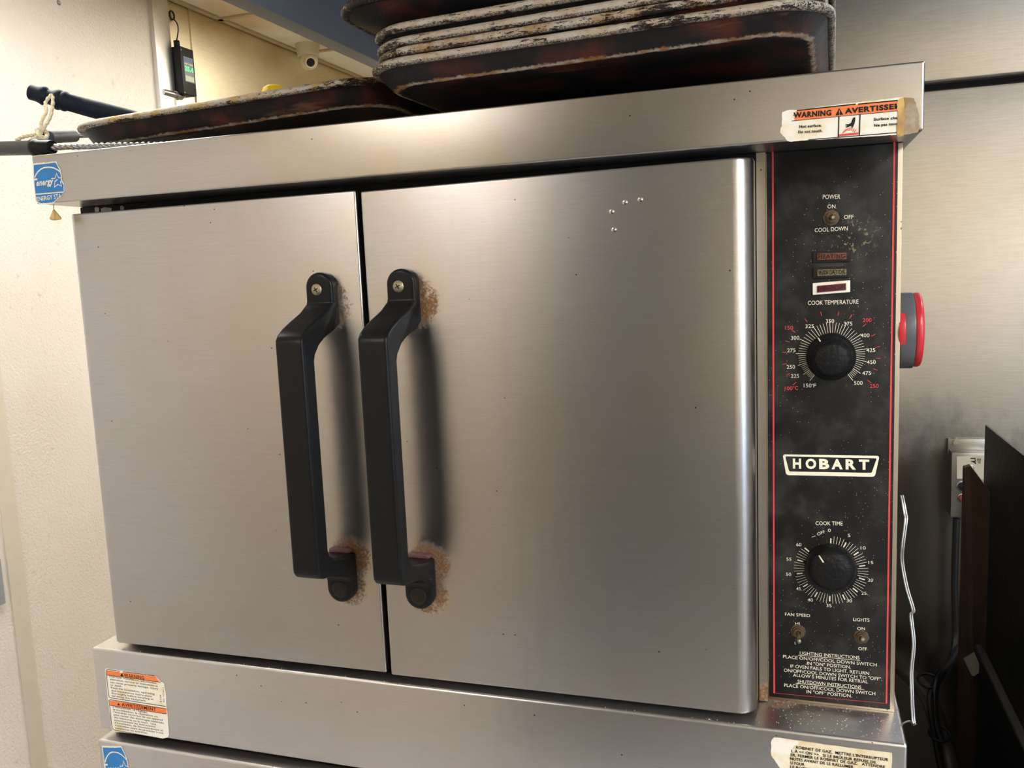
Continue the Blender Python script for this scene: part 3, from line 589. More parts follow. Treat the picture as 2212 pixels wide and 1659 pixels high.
stext(bm, y2, [("Hot surface.", (0.00136, -0.07700, 1.75118), (0.02092, -0.07700, 1.75079), 0.00244), ("Do not touch.", (0.00022, -0.07700, 1.74644), (0.02170, -0.07700, 1.74587), 0.00245), ("Surface cha", (0.06558, -0.07700, 1.75182), (0.08515, -0.07700, 1.75155), 0.00238), ("Ne pas touc", (0.06588, -0.07700, 1.74651), (0.08522, -0.07700, 1.74640), 0.00239)], .03)
for a, b, wd in (((0.03586, -0.07700, 1.75859), (0.03546, -0.07700, 1.73976), .0009), ((0.05388, -0.07700, 1.75845), (0.05354, -0.07700, 1.74027), .0009), ((0.00913, -0.07700, 1.73987), (0.08483, -0.07700, 1.73964), .0007), ((0.05206, -0.07700, 1.76770), (0.08517, -0.07700, 1.76777), .001), ((-0.00072, -0.07700, 1.76717), (0.05007, -0.07700, 1.76800), .001), ((-0.00540, -0.07700, 1.75817), (0.08506, -0.07700, 1.75858), .0004)): stroke(bm, flat(y2, [a, b]), wd)
poly(bm, flat(y2, [(0.03282, -0.07700, 1.75966), (0.03606, -0.07700, 1.76588), (0.03952, -0.07700, 1.75966)]), .0004)
poly(bm, flat(y2, [(0.04817, -0.07700, 1.75624), (0.04991, -0.07700, 1.75628), (0.04979, -0.07700, 1.75338), (0.04921, -0.07700, 1.75083), (0.04798, -0.07700, 1.74781), (0.04714, -0.07700, 1.74711), (0.04683, -0.07700, 1.74855), (0.04572, -0.07700, 1.74896), (0.04372, -0.07700, 1.74810), (0.04172, -0.07700, 1.74734), (0.04271, -0.07700, 1.74881), (0.04110, -0.07700, 1.74906), (0.04321, -0.07700, 1.74955), (0.04094, -0.07700, 1.75081), (0.04445, -0.07700, 1.75075), (0.04645, -0.07700, 1.75187), (0.04718, -0.07700, 1.75414)]), .0004)
obj('lettering', bm, M_ink, hs)
bm = B(); text(bm, "!", *( (Vector(q).x, y2-.0003, Vector(q).z) for q in ((0.03580, -0.07700, 1.76001), (0.03660, -0.07700, 1.76004))), 0.00376, .02); obj('hazard_mark', bm, M_orange, hs)
bm = B(); stroke(bm, flat(y2, [(0.03595, -0.07700, 1.74145), (0.05258, -0.07700, 1.74182)]), .0018)
HW = [(0.03898, -0.07700, 1.74260), (0.03962, -0.07700, 1.74412), (0.04062, -0.07700, 1.74534)]; HE = (0.04928, -0.07700, 1.74248)
for k in range(8):
    s = k/7; off = Vector(HE)-Vector(HW[0]); stroke(bm, flat(y2, [Vector(q)+off*s*.98+Vector((0, 0, .0025*math.sin(s*3))) for q in HW]), .0005)
obj('heat_symbol', bm, M_redp, hs)
bm = B(); poly(bm, jag(flat(y-.0006, [(0.08494, -0.07700, 1.76677), (0.08685, -0.07700, 1.76888), (0.09022, -0.07700, 1.76981), (0.09095, -0.07700, 1.75264), (0.09070, -0.07700, 1.73650), (0.08804, -0.07700, 1.73544), (0.08512, -0.07700, 1.73622), (0.08539, -0.07700, 1.75163)]), .0004, .002, 5), .0004); obj('tape_residue', bm, M_tape, hs)
bm = B(); poly(bm, jag([Vector((p[0], y, p[2])) for p in ((0.08977, -0.07700, 1.77057), (0.09928, -0.07700, 1.76841), (0.10170, -0.07700, 1.75894), (0.10378, -0.07700, 1.74788), (0.10279, -0.07700, 1.73869), (0.08987, -0.07700, 1.73659))], .0006, .002, 7), .0003); obj('glue_residue', bm, M_resid, hs)
# energy label, hood left
def energy(y, P, parent, name, label, full=True):
    # P maps label coordinates (as measured) to points
    bm = B(); poly(bm, jag([P(*q) for q in ((230,262),(480,235),(790,205),(830,280),(905,410),(925,560),(930,650),(990,760),(992,930),(950,1010),(830,1110),(760,1190),(700,1225),(560,1240),(420,1235),(330,1190),(305,1160),(285,1000),(262,800),(245,640),(240,450))], .0004, .002, 11), .0003)
    e = obj(name, bm, M_paper, parent); e['label'] = label
    bm = B(); poly(bm, jag([P(*q) for q in ((262,292),(500,272),(780,232),(820,300),(885,420),(905,560),(915,680),(975,770),(975,925),(935,1010),(820,1095),(750,1170),(680,1190),(560,1200),(430,1205),(330,1160),(308,1000),(285,800),(268,600),(265,450))], .0002, .002, 12), .0005); obj('blue_field', bm, M_blue, e)
    bm = B(); y2 = y-.0004
    stroke(bm, [P(290, 590), P(320, 520), P(370, 450), P(440, 390), P(520, 355), P(620, 345), P(700, 352), P(780, 378), P(860, 425), P(905, 470)], .0016, .0008)
    stroke(bm, [P(310, 993), P(975, 938)], .0015, .0008)
    stroke(bm, [P(690, 620), P(775, 608), P(815, 490), P(858, 595), P(915, 598)], .0012, .0008)
    stroke(bm, [P(835, 632), P(770, 690), P(762, 820), P(845, 755), P(930, 800), P(900, 680)], .0012, .0008)
    stroke(bm, [P(258, 660), P(290, 640), P(350, 632)], .0024, .0008)
    text(bm, 'energy', P(335, 792), P(745, 742), (P(335, 792)-P(335, 642)).length*.95, .03, .35, lift=.0008)
    text(bm, 'ENERGY STA', P(345, 1158), P(930, 1075), (P(345, 1158)-P(345, 1058)).length, .02, lift=.0008)
    obj('lettering', bm, M_white, e); return e
o0, ox, oz = [Vector(q) for q in ((-0.91452, -0.07700, 1.79009), (-0.84861, -0.07700, 1.78495), (-0.92205, -0.07700, 1.73878))]
a0, a1, a2, a3 = [Vector(q) for q in ((-0.91452, -0.07700, 1.79009), (-0.86421, -0.07700, 1.78617), (-0.92188, -0.07700, 1.73991), (-0.87106, -0.07700, 1.73667))]
def PE(px, py):
    s, t = (px-230)/760, (py-262)/978
    p = (a0*(1-s)+a1*s)*(1-t)+(a2*(1-s)+a3*s)*t; p.y = YH; return p
energy(YH, PE, OV, 'energy_label', 'torn blue energy label at the left end of the top cap')
bm = B(); q = Vector((-0.89097, -0.07500, 1.73870)); tube(bm, [q, q+Vector((.0004, 0, -.008))], .0006, 6); lathe(bm, q+Vector((0, 0, -.007)), (.05, 0, -1), [(0, .001), (.005, .0035), (.010, .0062), (.0125, .0055), (.013, .002)], 10, lambda k, s, h: 1+.25*math.sin(k*2.1)); obj('grease_drip', bm, M_tape, OV, smooth=True)
# crumbs and salt on the base ledge
random.seed(4); bm = B()
for k in range(190):
    x = random.uniform(-.03, .098) if k > 50 else random.uniform(-.9, .0); yy = random.uniform(YBs+.006, -.004); r_ = random.uniform(.0002, .00055)
    if x < -.042: yy = random.uniform(YBs+.002, YD-.001)
    bmesh.ops.create_icosphere(bm, subdivisions=1, radius=r_, matrix=Matrix.Translation((x, yy, 1.1444+r_*.7)))
o = tag(obj('crumbs', bm, plain('pale_crumbs', (.55, .48, .36), .4, 0, .3, 800), None), 'pale crumbs and salt grains scattered on the ledge below the control panel', 'crumbs'); o['kind'] = 'stuff'
# two-part warning label, base left
y = YBs
bm = B(); poly(bm, jag(flat(y, [(-0.89882, -0.06500, 1.11398), (-0.89704, -0.06500, 1.11657), (-0.89495, -0.06500, 1.11714), (-0.86819, -0.06500, 1.11652), (-0.81462, -0.06500, 1.11550), (-0.81083, -0.06500, 1.11158), (-0.80666, -0.06500, 1.10770), (-0.80155, -0.06500, 1.10662), (-0.80155, -0.06500, 1.09859), (-0.79999, -0.06500, 1.09342), (-0.80169, -0.06500, 1.07576), (-0.80169, -0.06500, 1.07172), (-0.80075, -0.06500, 1.06510), (-0.80106, -0.06500, 1.05561), (-0.80144, -0.06500, 1.04203), (-0.80206, -0.06500, 1.03312), (-0.80528, -0.06500, 1.02861), (-0.81257, -0.06500, 1.02591), (-0.81990, -0.06500, 1.02647), (-0.85138, -0.06500, 1.02644), (-0.89160, -0.06500, 1.02552), (-0.89748, -0.06500, 1.02717), (-0.89901, -0.06500, 1.03115), (-0.89869, -0.06500, 1.04648), (-0.89950, -0.06500, 1.07199), (-0.89916, -0.06500, 1.09681)]), .0003, .002, 21), .0003)
wl = obj('warning_label', bm, M_paper, OV); wl['label'] = 'torn bilingual installation warning label with two orange bands'
bm = B(); poly(bm, flat(y, [(-0.89636, -0.06500, 1.11425), (-0.87368, -0.06500, 1.11401), (-0.87147, -0.06500, 1.11256), (-0.86928, -0.06500, 1.11416), (-0.81441, -0.06500, 1.11399), (-0.80937, -0.06500, 1.10760), (-0.89645, -0.06500, 1.10726)]), .0006); poly(bm, flat(y, [(-0.89684, -0.06500, 1.07059), (-0.80183, -0.06500, 1.07049), (-0.80240, -0.06500, 1.06273), (-0.89653, -0.06500, 1.06351)]), .0006); obj('orange_band', bm, M_orange, wl)
bm = B()
stext(bm, y-.0004, [("WARNING", (-0.86685, -0.06500, 1.10811), (-0.83337, -0.06500, 1.10803), 0.00499), ("AVERTISSEMENT", (-0.87621, -0.06500, 1.06485), (-0.81899, -0.06500, 1.06463), 0.00506)], .01)
poly(bm, flat(y, [(-0.87332, -0.06500, 1.10861), (-0.87018, -0.06500, 1.11338), (-0.86799, -0.06500, 1.10853)]), .0008); poly(bm, flat(y, [(-0.88419, -0.06500, 1.06524), (-0.88126, -0.06500, 1.06939), (-0.87897, -0.06500, 1.06520)]), .0008)
stext(bm, y, [("Improper installation, adjustment,", (-0.89247, -0.06500, 1.10497), (-0.81329, -0.06500, 1.10373), 0.00266), ("alteration, service or maintenance", (-0.89221, -0.06500, 1.10062), (-0.81298, -0.06500, 1.09974), 0.00266), ("can cause property damage, injury", (-0.89219, -0.06500, 1.09637), (-0.81264, -0.06500, 1.09595), 0.00266), ("or death.", (-0.89206, -0.06500, 1.09228), (-0.87239, -0.06500, 1.09237), 0.00266),
 ("Read the installation, operating", (-0.89198, -0.06500, 1.08851), (-0.81940, -0.06500, 1.08775), 0.00266), ("and maintenance instructions", (-0.89202, -0.06500, 1.08439), (-0.82454, -0.06500, 1.08376), 0.00266), ("thoroughly before installing or", (-0.89209, -0.06500, 1.08060), (-0.82149, -0.06500, 1.07988), 0.00266), ("servicing this equipment", (-0.89201, -0.06500, 1.07675), (-0.83520, -0.06500, 1.07618), 0.00266),
 ("L'installation, le réglage,", (-0.89240, -0.06500, 1.06092), (-0.83399, -0.06500, 1.05988), 0.00266), ("la modification, la réparation ou", (-0.89227, -0.06500, 1.05686), (-0.81807, -0.06500, 1.05579), 0.00266), ("l'entretien incorrect de cet appareil", (-0.89216, -0.06500, 1.05327), (-0.81039, -0.06500, 1.05170), 0.00266), ("peut causer des dommages matériels,", (-0.89224, -0.06500, 1.04939), (-0.80813, -0.06500, 1.04772), 0.00266),
 ("des blessures ou la mort.  Lire", (-0.89218, -0.06500, 1.04538), (-0.82216, -0.06500, 1.04404), 0.00266), ("attentivement les instructions", (-0.89219, -0.06500, 1.04142), (-0.82375, -0.06500, 1.04043), 0.00266), ("d'installation, de fonctionnement et", (-0.89211, -0.06500, 1.03762), (-0.81096, -0.06500, 1.03655), 0.00266), ("d'entretien avant de procéder à son", (-0.89218, -0.06500, 1.03379), (-0.81138, -0.06500, 1.03288), 0.00266), ("installation ou entretien.", (-0.89228, -0.06500, 1.02982), (-0.83680, -0.06500, 1.02945), 0.00266)], .012)
for P_, cl in (([(-0.81545, -0.06500, 1.11508), (-0.86835, -0.06500, 1.11528)], 0), ([(-0.87353, -0.06500, 1.11525), (-0.89391, -0.06500, 1.11575), (-0.89694, -0.06500, 1.11419), (-0.89703, -0.06500, 1.10528), (-0.89714, -0.06500, 1.07779), (-0.89622, -0.06500, 1.07549), (-0.89348, -0.06500, 1.07479), (-0.80249, -0.06500, 1.07351)], 0), ([(-0.80286, -0.06500, 1.07023), (-0.89465, -0.06500, 1.07189), (-0.89762, -0.06500, 1.07084), (-0.89731, -0.06500, 1.06051), (-0.89750, -0.06500, 1.03344), (-0.89639, -0.06500, 1.02941), (-0.89294, -0.06500, 1.02778), (-0.82306, -0.06500, 1.02618)], 0), ([(-0.80710, -0.06500, 1.10719), (-0.89641, -0.06500, 1.10754)], 0), ([(-0.80256, -0.06500, 1.06271), (-0.89653, -0.06500, 1.06351)], 0)): stroke(bm, flat(y-.0004, P_), .0008)
obj('lettering', bm, M_ink, wl)
bm = B(); text(bm, 'REV.E', *[Vector((p[0], y, p[2])) for p in ((-0.80842, -0.06500, 1.08906), (-0.80912, -0.06500, 1.07821))], 0.00238, .01, up=(-1, 0, 0), lift=.0004); text(bm, '116791-2A', *[Vector((p[0], y, p[2])) for p in ((-0.80295, -0.06500, 1.09977), (-0.80419, -0.06500, 1.07882))], 0.00210, .01, up=(-1, 0, 0), lift=.0004); obj('part_number_lettering', bm, M_ink, wl)
# gas instruction label, base right
bm = B(); poly(bm, jag(flat(y, [(-0.02571, -0.06500, 1.13284), (-0.02314, -0.06500, 1.13589), (-0.01796, -0.06500, 1.13606), (0.02748, -0.06500, 1.13470), (0.05394, -0.06500, 1.13442), (0.09029, -0.06500, 1.13457), (0.08974, -0.06500, 1.11798), (0.08910, -0.06500, 1.09274), (-0.00290, -0.06500, 1.09365), (-0.01115, -0.06500, 1.09705), (-0.01805, -0.06500, 1.10191), (-0.02219, -0.06500, 1.10859), (-0.02668, -0.06500, 1.11492), (-0.02701, -0.06500, 1.11952), (-0.02615, -0.06500, 1.12661), (-0.02698, -0.06500, 1.12881)]), .0003, .0025, 31), .0003)
gl = obj('gas_instruction_label', bm, M_paper2, OV); gl['label'] = 'yellowed torn gas valve instruction label'
bm = B(); poly(bm, jag(flat(y, [(-0.02572, -0.06500, 1.13246), (-0.02314, -0.06500, 1.13551), (-0.01796, -0.06500, 1.13575), (0.00052, -0.06500, 1.13507), (0.00086, -0.06500, 1.13191), (-0.00425, -0.06500, 1.12890), (-0.00494, -0.06500, 1.12420), (-0.00768, -0.06500, 1.11765), (-0.00838, -0.06500, 1.10830), (-0.00805, -0.06500, 1.09597), (-0.01115, -0.06500, 1.09744), (-0.01770, -0.06500, 1.10227), (-0.02184, -0.06500, 1.10864), (-0.02647, -0.06500, 1.11495), (-0.02674, -0.06500, 1.11956), (-0.02595, -0.06500, 1.12664), (-0.02670, -0.06500, 1.12885)]), .0002, .0025, 32), .0005); obj('torn_backing', bm, M_paper, gl)
bm = B(); stext(bm, y-.0004, [(". ROBINET DE GAZ.  METTRE L'INTERRUPTEUR", (-0.00425, -0.06500, 1.12644), (0.08663, -0.06500, 1.12527), 0.00307), ("L À << ON >>.  SI LE BRÛLEUR REFUSE DE", (-0.00631, -0.06500, 1.12170), (0.07490, -0.06500, 1.12079), 0.00307), ("ER, FERMER LE ROBINET DE GAZ.   ATTENDRE", (-0.00714, -0.06500, 1.11742), (0.08365, -0.06500, 1.11708), 0.00307),
 ("NUTES AVANT DE LE RALLUMER", (-0.00769, -0.06500, 1.11303), (0.05411, -0.06500, 1.11267), 0.00307), ("U FOUR", (-0.00735, -0.06500, 1.10845), (0.00666, -0.06500, 1.10821), 0.00307), ("LE ROBINET DE GAZ", (-0.00735, -0.06500, 1.10381), (0.03363, -0.06500, 1.10382), 0.00307)], .022); obj('lettering', bm, M_ink, gl)
# ---------------------------------------------------------------- lower oven (its top cap shows along the bottom edge)
LO = thing('convection_oven', 'lower oven of the stack, only its steel top cap and torn blue label showing', 'oven', (-.41, .4, 0))
capshape('top_cap', .955, 1.0175, -.9135, .1072, YH, .93, M_base, LO, .0035)
bm = B(); box(bm, (-.905, .0, .12), (.0965, .88, .955)); obj('body', bm, M_dark, LO)
for a in (-.85, .04):
    for c in (.08, .8): bm = B(); tube(bm, [(a, c, 0), (a, c, .12)], .025); obj('leg', bm, M_rod, LO)
def PE2(px, py):
    s, t = (px-230)/760, (py-262)/978
    return Vector((-.8965+s*.047-.002*0, YH, 1.0045-t*.072))
_e = PE2
def PE2(px, py):
    s, t = (px-230)/760, (py-262)/978
    return Vector(((-0.90685, -0.07700, 1.00306)[0]+s*.046, YH, 1.0095-t*.070))
energy(YH, PE2, LO, 'energy_label', 'torn blue energy label on the lower top cap')
# ---------------------------------------------------------------- sheet pans
def rrect(hx, hy, r, n=8):
    out = []
    for cx, cy, a0 in ((hx-r, hy-r, 0), (-hx+r, hy-r, 90), (-hx+r, -hy+r, 180), (hx-r, -hy+r, 270)):
        for k in range(n+1): a = math.radians(a0+90*k/n); out.append((cx+r*math.cos(a), cy+r*math.sin(a), 0))
    return out
def loft(bm, loops, wear=None, closed=False):
    lay = bm.verts.layers.float.get('wear') or bm.verts.layers.float.new('wear')
    rings = [[bm.verts.new(p) for p in l] for l in loops]; n = len(rings[0])
    if wear:
        for rg, w_ in zip(rings, wear):
            for v in rg: v[lay] = w_
    pr = list(zip(rings, rings[1:]))+([(rings[-1], rings[0])] if closed else [])
    for a, b in pr:
        for k in range(n): bm.faces.new((a[k], a[(k+1) % n], b[(k+1) % n], b[k])).smooth = True
    return rings
def sheet_pan(label, group, w=.456, d=.655, h=.025, rimm=0, cr=.045, dz=0, sl=.020):
    t = thing('sheet_pan', label, 'baking tray', (0, 0, 0), group)
    t.name; hx, hy = w/2, d/2; bm = B()
    prof = [(.10, 0, 0), (.075, 0, .0), (.032, 0, .22), (sl+.008, 0, .7), (sl+.002, .0006, 1), (sl-.0015, .003, .75), (sl-.005, .0075, .12), (.0075, h-.004, 0), (.0055, h-.002, 0)]
    inn = [(.0065, h-.0005, 0), (.0085, h-.004, 0), (sl-.003, .0085, 0), (sl+.004, .0024, 0), (.10, .0016, 0)]
    loops = []; wear = []
    for o_, z_, w_ in prof+inn:
        r = max(.012, cr-o_*.55); loops.append([(x, y, z_+dz) for x, y, _ in rrect(hx-o_, hy-o_, r)]); wear.append(w_)
    rg = loft(bm, loops, wear); bm.faces.new(rg[0]); bm.faces.new(list(reversed(rg[-1])))
    obj('pan_body', bm, M_pan, t, smooth=True, ang=80, loc=(0, 0, 0))
    bm = B(); loops = []; wear = []
    for k in range(10):
        a = 2*PI*k/10; o_ =   .0048-.0046*math.cos(a); z_ = h+.0046*math.sin(a); L_ = []
        loops.append([(x, y, z_+dz) for x, y, _ in rrect(hx-o_, hy-o_, cr-o_*.5)]); wear.append(0)
    rg = loft(bm, loops, wear, True); lay = bm.verts.layers.float['wear']
    for v in bm.verts:
        cxx = max(0, abs(v.co.x)-(hx-cr)); cyy = max(0, abs(v.co.y)-(hy-cr)); v[lay] = min(1, 1.6*min(cxx, cyy)/cr) + (.8 if v.co.z < h+dz-.001 else 0)
    obj('rolled_rim', bm, M_rim[rimm], t, smooth=True, ang=80, loc=(0, 0, 0))
    return t
def place(t, fl, w, d, rz, rx=0, ry=0):
    # fl = world position of the front-left corner of the bounding rectangle at pan bottom level
    M_ = Matrix.Rotation(rz, 3, 'Z') @ Matrix.Rotation(ry, 3, 'Y') @ Matrix.Rotation(rx, 3, 'X')
    c = Vector(fl)-M_ @ Vector((-w/2, -d/2, 0)); t.location = c; t.rotation_euler = M_.to_euler()
GP = 'blackened sheet pans stacked on the oven top'
R2 = math.radians
stack = [((-.4460, .8480, .1985), -.5, 'lowest sheet pan of the stack, its dark underside and long side fully exposed', 0, .478),
         ((-.4378, .8484, .2082), -1.0, 'sheet pan second from the bottom of the stack, brown-scorched rim', 1, .462),
         ((-.4385, .8482, .2178), -1.05, 'sheet pan third from the bottom of the stack, pale rim chipped dark at the corner', 0, .462),
         ((-.4400, .8480, .2318), -1.0, 'sheet pan fourth from the bottom, directly beneath the topmost pan', 0, .465)]
for fl, ry, lab, rm, w_ in stack:
    t = sheet_pan(lab, GP, rimm=rm, w=w_, cr=.06, h=.021, sl=.0195); place(t, (fl[0], fl[1]-.952, fl[2]+1.63), w_, .655, R2(-2.0), 0, R2(ry))
t = sheet_pan('topmost sheet pan of the stack, wider and set further left than the rest', GP, rimm=1, w=.51, d=.660, sl=.050, cr=.065, h=.025)
place(t, (-.4780, .8420-.952, .2585+1.63), .51, .660, R2(-2.0), 0, R2(-.6))
t = sheet_pan('single tilted sheet pan with golden scorched rim lying left of the stack', GP, rimm=2, w=.484, cr=.070)
place(t, (-.9260, -.028, 1.63+.1855), .484, .655, R2(1.0), 0, R2(-2.2))
# low grate the pans rest on
t = thing('grate', 'low black grate with grey ends lying on the oven top under the pans', 'rack', (-.25, .3, 1.80))
bm = B()
box(bm, (-.56, .10, 1.8130), (-.43, .112, 1.8190))
for yy in (.10, .3, .52): box(bm, (-.43, yy, 1.8160), (.03, yy+.012, 1.8285))
for xx in (-.43, -.29, -.14, .018): box(bm, (xx, .10, 1.8160), (xx+.012, .532, 1.8288))
for xx in (-.424, .02):
    for yy in (.105, .525): box(bm, (xx-.006, yy-.006, 1.80), (xx+.006, yy+.006, 1.817))
obj('bars', bm, M_grease, t)
for xa, xb in ((-.552, -.524), (-.505, -.470)):
    bm = B(); box(bm, (xa, .085, 1.8135), (xb, .0995, 1.8230)); obj('end_block', bm, M_wood, t, bevel=.001)
# ---------------------------------------------------------------- long-handled tools at the left
def lerp(a, b, t): return a+(b-a)*t
t = thing('long_handled_tool', 'dark blue ribbed tool handle leaning up over the corner of the tilted pan', 'tool', (-0.89579, 0.01300, 1.87260))
a = Vector((-0.97742, 0.00300, 1.89532)); b = Vector((-0.86124, 0.05800, 1.85672)); dd = (b-a).normalized()
bm = B(); lathe(bm, a-dd*.010, dd, [(0, .0085), (.0015, .0100), (.010, .0102), (.014, .0112), (.018, .0128), (.021, .0124), (.024, .0098), (.029, .0098), (.033, .0120), (.037, .0138), (.040, .0134), (.042, .0122), (.045, .0134), (.048, .0132), (.051, .0114), (.075, .0120), (.10, .0124), (.13, .0126), (.152, .0118)], 28)
obj('grip', bm, M_navy, t, smooth=True, ang=40)
bm = B(); lathe(bm, a+dd*.140, dd, [(0, .0115), (.004, .0128), (.012, .0112), (.02, .009), (.026, .005)], 14, lambda k, s, h: 1+.12*math.sin(k*3.3+h*900)); obj('burnt_collar', bm, M_screw, t, smooth=True)
t2 = thing('long_handled_tool', 'grey ringed tool handle poking out behind the pan corner, tied with rope', 'tool', (-0.91632, -0.02700, 1.82826))
a = Vector((-0.94352, -0.02200, 1.83185)); b = Vector((-0.98090, 0.06800, 1.84864)); dd = (b-a).normalized()
bm = B(); lathe(bm, a, dd, [(-.004, .0055), (-.001, .0078), (.002, .0088), (.005, .0088), (.008, .0078), (.02, .0080), (.09, .0080), (.095, .006)], 24); obj('grip', bm, M_graytube, t2, smooth=True)
bm = B(); tube(bm, [a+dd*.09, a+dd*.30], .003); obj('shaft', bm, M_rod, t2)
t3 = thing('long_handled_tool', 'black tool handle with twisted steel rod lying past the left end of the top cap', 'tool', (-0.94095, -0.05700, 1.81262))
a = Vector((-1.02996, -0.04700, 1.82118)); b = Vector((-0.89590, -0.06200, 1.80945)); b.z = 1.8105; dd = (b-a).normalized(); l = (b-a).length
bm = B(); lathe(bm, a, dd, [(0, .0085), (.002, .0092), (l-.036, .0092), (l-.033, .0112), (l-.025, .0112), (l-.022, .0092), (l-.002, .0092), (l, .0085)], 24); obj('grip', bm, M_plastic, t3, smooth=True)
bm = B(); e = Vector((-.70, b.y+.055, 1.8055)); pts = [b.lerp(e, k/60)+Vector((0, math.cos(k*1.4)*.0018, math.sin(k*1.4)*.0018)) for k in range(61)]; tube(bm, pts, .0028, 8)
pts = [b.lerp(e, k/60)-Vector((0, math.cos(k*1.4)*.0018, math.sin(k*1.4)*.0018)) for k in range(61)]; tube(bm, pts, .0028, 8); obj('twisted_rod', bm, M_rod, t3)
# rope loop
bm = B()
K = Vector((-0.94064, -0.03400, 1.83477)); TP = Vector((-0.95370, -0.00800, 1.87964))
def strand(pts, r=.0024):
    p = smooth_path(pts, 8)
    for ph in (0, PI):
        tube(bm, [q+Vector((math.cos(i*.9+ph), .4*math.sin(i*.9+ph), math.sin(i*.9+ph)))*.0011 for i, q in enumerate(p)], r*.75, 8)
strand([K, Vector((-0.94398, -0.02700, 1.85198)), Vector((-0.94456, -0.01700, 1.86658)), TP, Vector((-0.95235, 0.00300, 1.89157)), Vector((-0.94274, -0.00700, 1.87514)), Vector((-0.93662, -0.02000, 1.85647)), Vector((-0.93740, -0.03000, 1.84328)), K])
strand([Vector((-0.94397, -0.03600, 1.84010)), Vector((-0.93224, -0.04400, 1.83037)), Vector((-0.92770, -0.04000, 1.82699)), Vector((-0.93871, -0.02600, 1.83626)), Vector((-0.94644, -0.02600, 1.84228)), Vector((-0.94414, -0.03600, 1.83893))], .003)
strand([K, Vector((-0.94853, -0.04000, 1.83291)), Vector((-0.95692, -0.04700, 1.83038)), Vector((-0.96384, -0.05200, 1.82566))]); strand([K, Vector((-0.93803, -0.04700, 1.82699)), Vector((-0.94137, -0.05700, 1.82020)), Vector((-0.94384, -0.06400, 1.81436))])
tag(obj('rope_tie', bm, M_rope, None, smooth=True), 'short knotted cream rope looped round the dark tool handle', 'rope')
# yellow thing peeping over the tilted pan rim
q = Vector((-0.76530, 0.24800, 1.92049)); bm = B(); lathe(bm, (q.x, q.y, 1.822), (0, 0, 1), [(0, .012), (.002, .018), (.040, .020), (q.z-1.822-.002, .019), (q.z-1.822+.005, .016), (q.z-1.822+.009, .009)], 24)
tag(obj('plastic_cap', bm, M_yellow, None, smooth=True), 'small rounded yellow plastic cap poking above the tilted pan rim', 'cap')
# ---------------------------------------------------------------- thermostat on the left wall
q = [(-2.19400, 1.83310, 2.50242), (-2.19400, 1.82143, 2.34333)]
t = thing('temperature_controller', 'black wall-mounted temperature controller with green digits beside the metal trim', 'controller', (-2.19, 1.86, 2.30))
yb0, zb0, zt0 = (-2.15000, 1.82036, 2.41597)[1], (-2.15000, 1.83461, 2.33285)[2], (-2.15000, 1.83212, 2.50195)[2]; yb1 = (-2.15000, 1.89509, 2.43080)[1]
bm = B(); box(bm, (-2.203, yb0, zb0), (-2.150, yb1, zt0)); obj('housing', bm, M_boxblack, t, bevel=.004)
bm = B(); tube(bm, [(-2.172, yb0+.012, zt0-.001), (-2.172, yb0+.012, zt0+.022)], .011, 16); obj('cable_gland', bm, M_boxblack, t)
bm = B(); tube(bm, smooth_path([(-2.172, yb0+.012, zt0+.02), (-2.17500, 1.85152, 2.56674), (-2.18500, 1.86000, 2.59465), (-2.20000, 1.86297, 2.61207)]), .0022, 8)
c = Vector((-2.19700, 1.85054, 2.62167)); tube(bm, [c+Vector((0, math.cos(a*.52)*.013, math.sin(a*.52)*.015)) for a in range(13)], .0035, 8); obj('cable', bm, M_cable, t, smooth=True)
xs = -2.1496; F = lambda v, u: (xs, yb0+(yb1-yb0)*u, zb0+(zt0-zb0)*v)
def fquad(u0, u1, v0, v1, m_, nm, dx=.0004):
    bm = B(); bm.faces.new([bm.verts.new(Vector(F(v, u))+Vector((dx, 0, 0))) for v, u in ((v0, u0), (v0, u1), (v1, u1), (v1, u0))]); return obj(nm, bm, m_, t)
fquad(.18, .88, .27, .80, plain('display_label', (.16, .17, .17), .4, 0, .3, 90), 'display_panel'); fquad(.22, .82, .70, .78, plain('display_blue', (.05, .12, .30), .4), 'blue_stripe', .0008)
fquad(.22, .85, .29, .40, plain('display_pale', (.42, .48, .36), .4, 0, .3, 300), 'pale_stripe', .0008)
bm = B(); text(bm, '35.4', F(.50, .22), F(.50, .84), (zt0-zb0)*.10, .03, up=(0, 0, 1), normal=(1, 0, 0), lift=.0012); obj('digits', bm, emis('green_digits', (.05, .9, .2), 1.2), t)
bm = B(); text(bm, 'HOT-COLD', F(.635, .22), F(.635, .84), (zt0-zb0)*.035, .03, up=(0, 0, 1), normal=(1, 0, 0), lift=.0012); obj('lettering', bm, M_white, t)
for v in (.02, .92):
    bm = B(); lathe(bm, (-2.150, yb0+.005, zb0+(zt0-zb0)*v), (1, 0, 0), [(0, .003), (.001, .0025), (.0015, .001)], 12); obj('screw', bm, M_rod, t)
bm = B(); c = Vector((-2.17000, 1.84607, 2.32854)); tube(bm, [(-2.185, c.y-.10, c.z), (-2.185, c.y-.02, c.z), (-2.185, c.y, c.z), (-2.185, c.y+.012, c.z+.008), (-2.185, c.y+.014, c.z+.02)], .012, 14); lathe(bm, (-2.185, c.y-.032, c.z), (0, 1, 0), [(0, .0155), (.014, .0155), (.016, .012)], 16)
tag(obj('conduit_elbow', bm, M_rod, None, smooth=True), 'silver conduit elbow just beneath the black temperature controller', 'conduit')
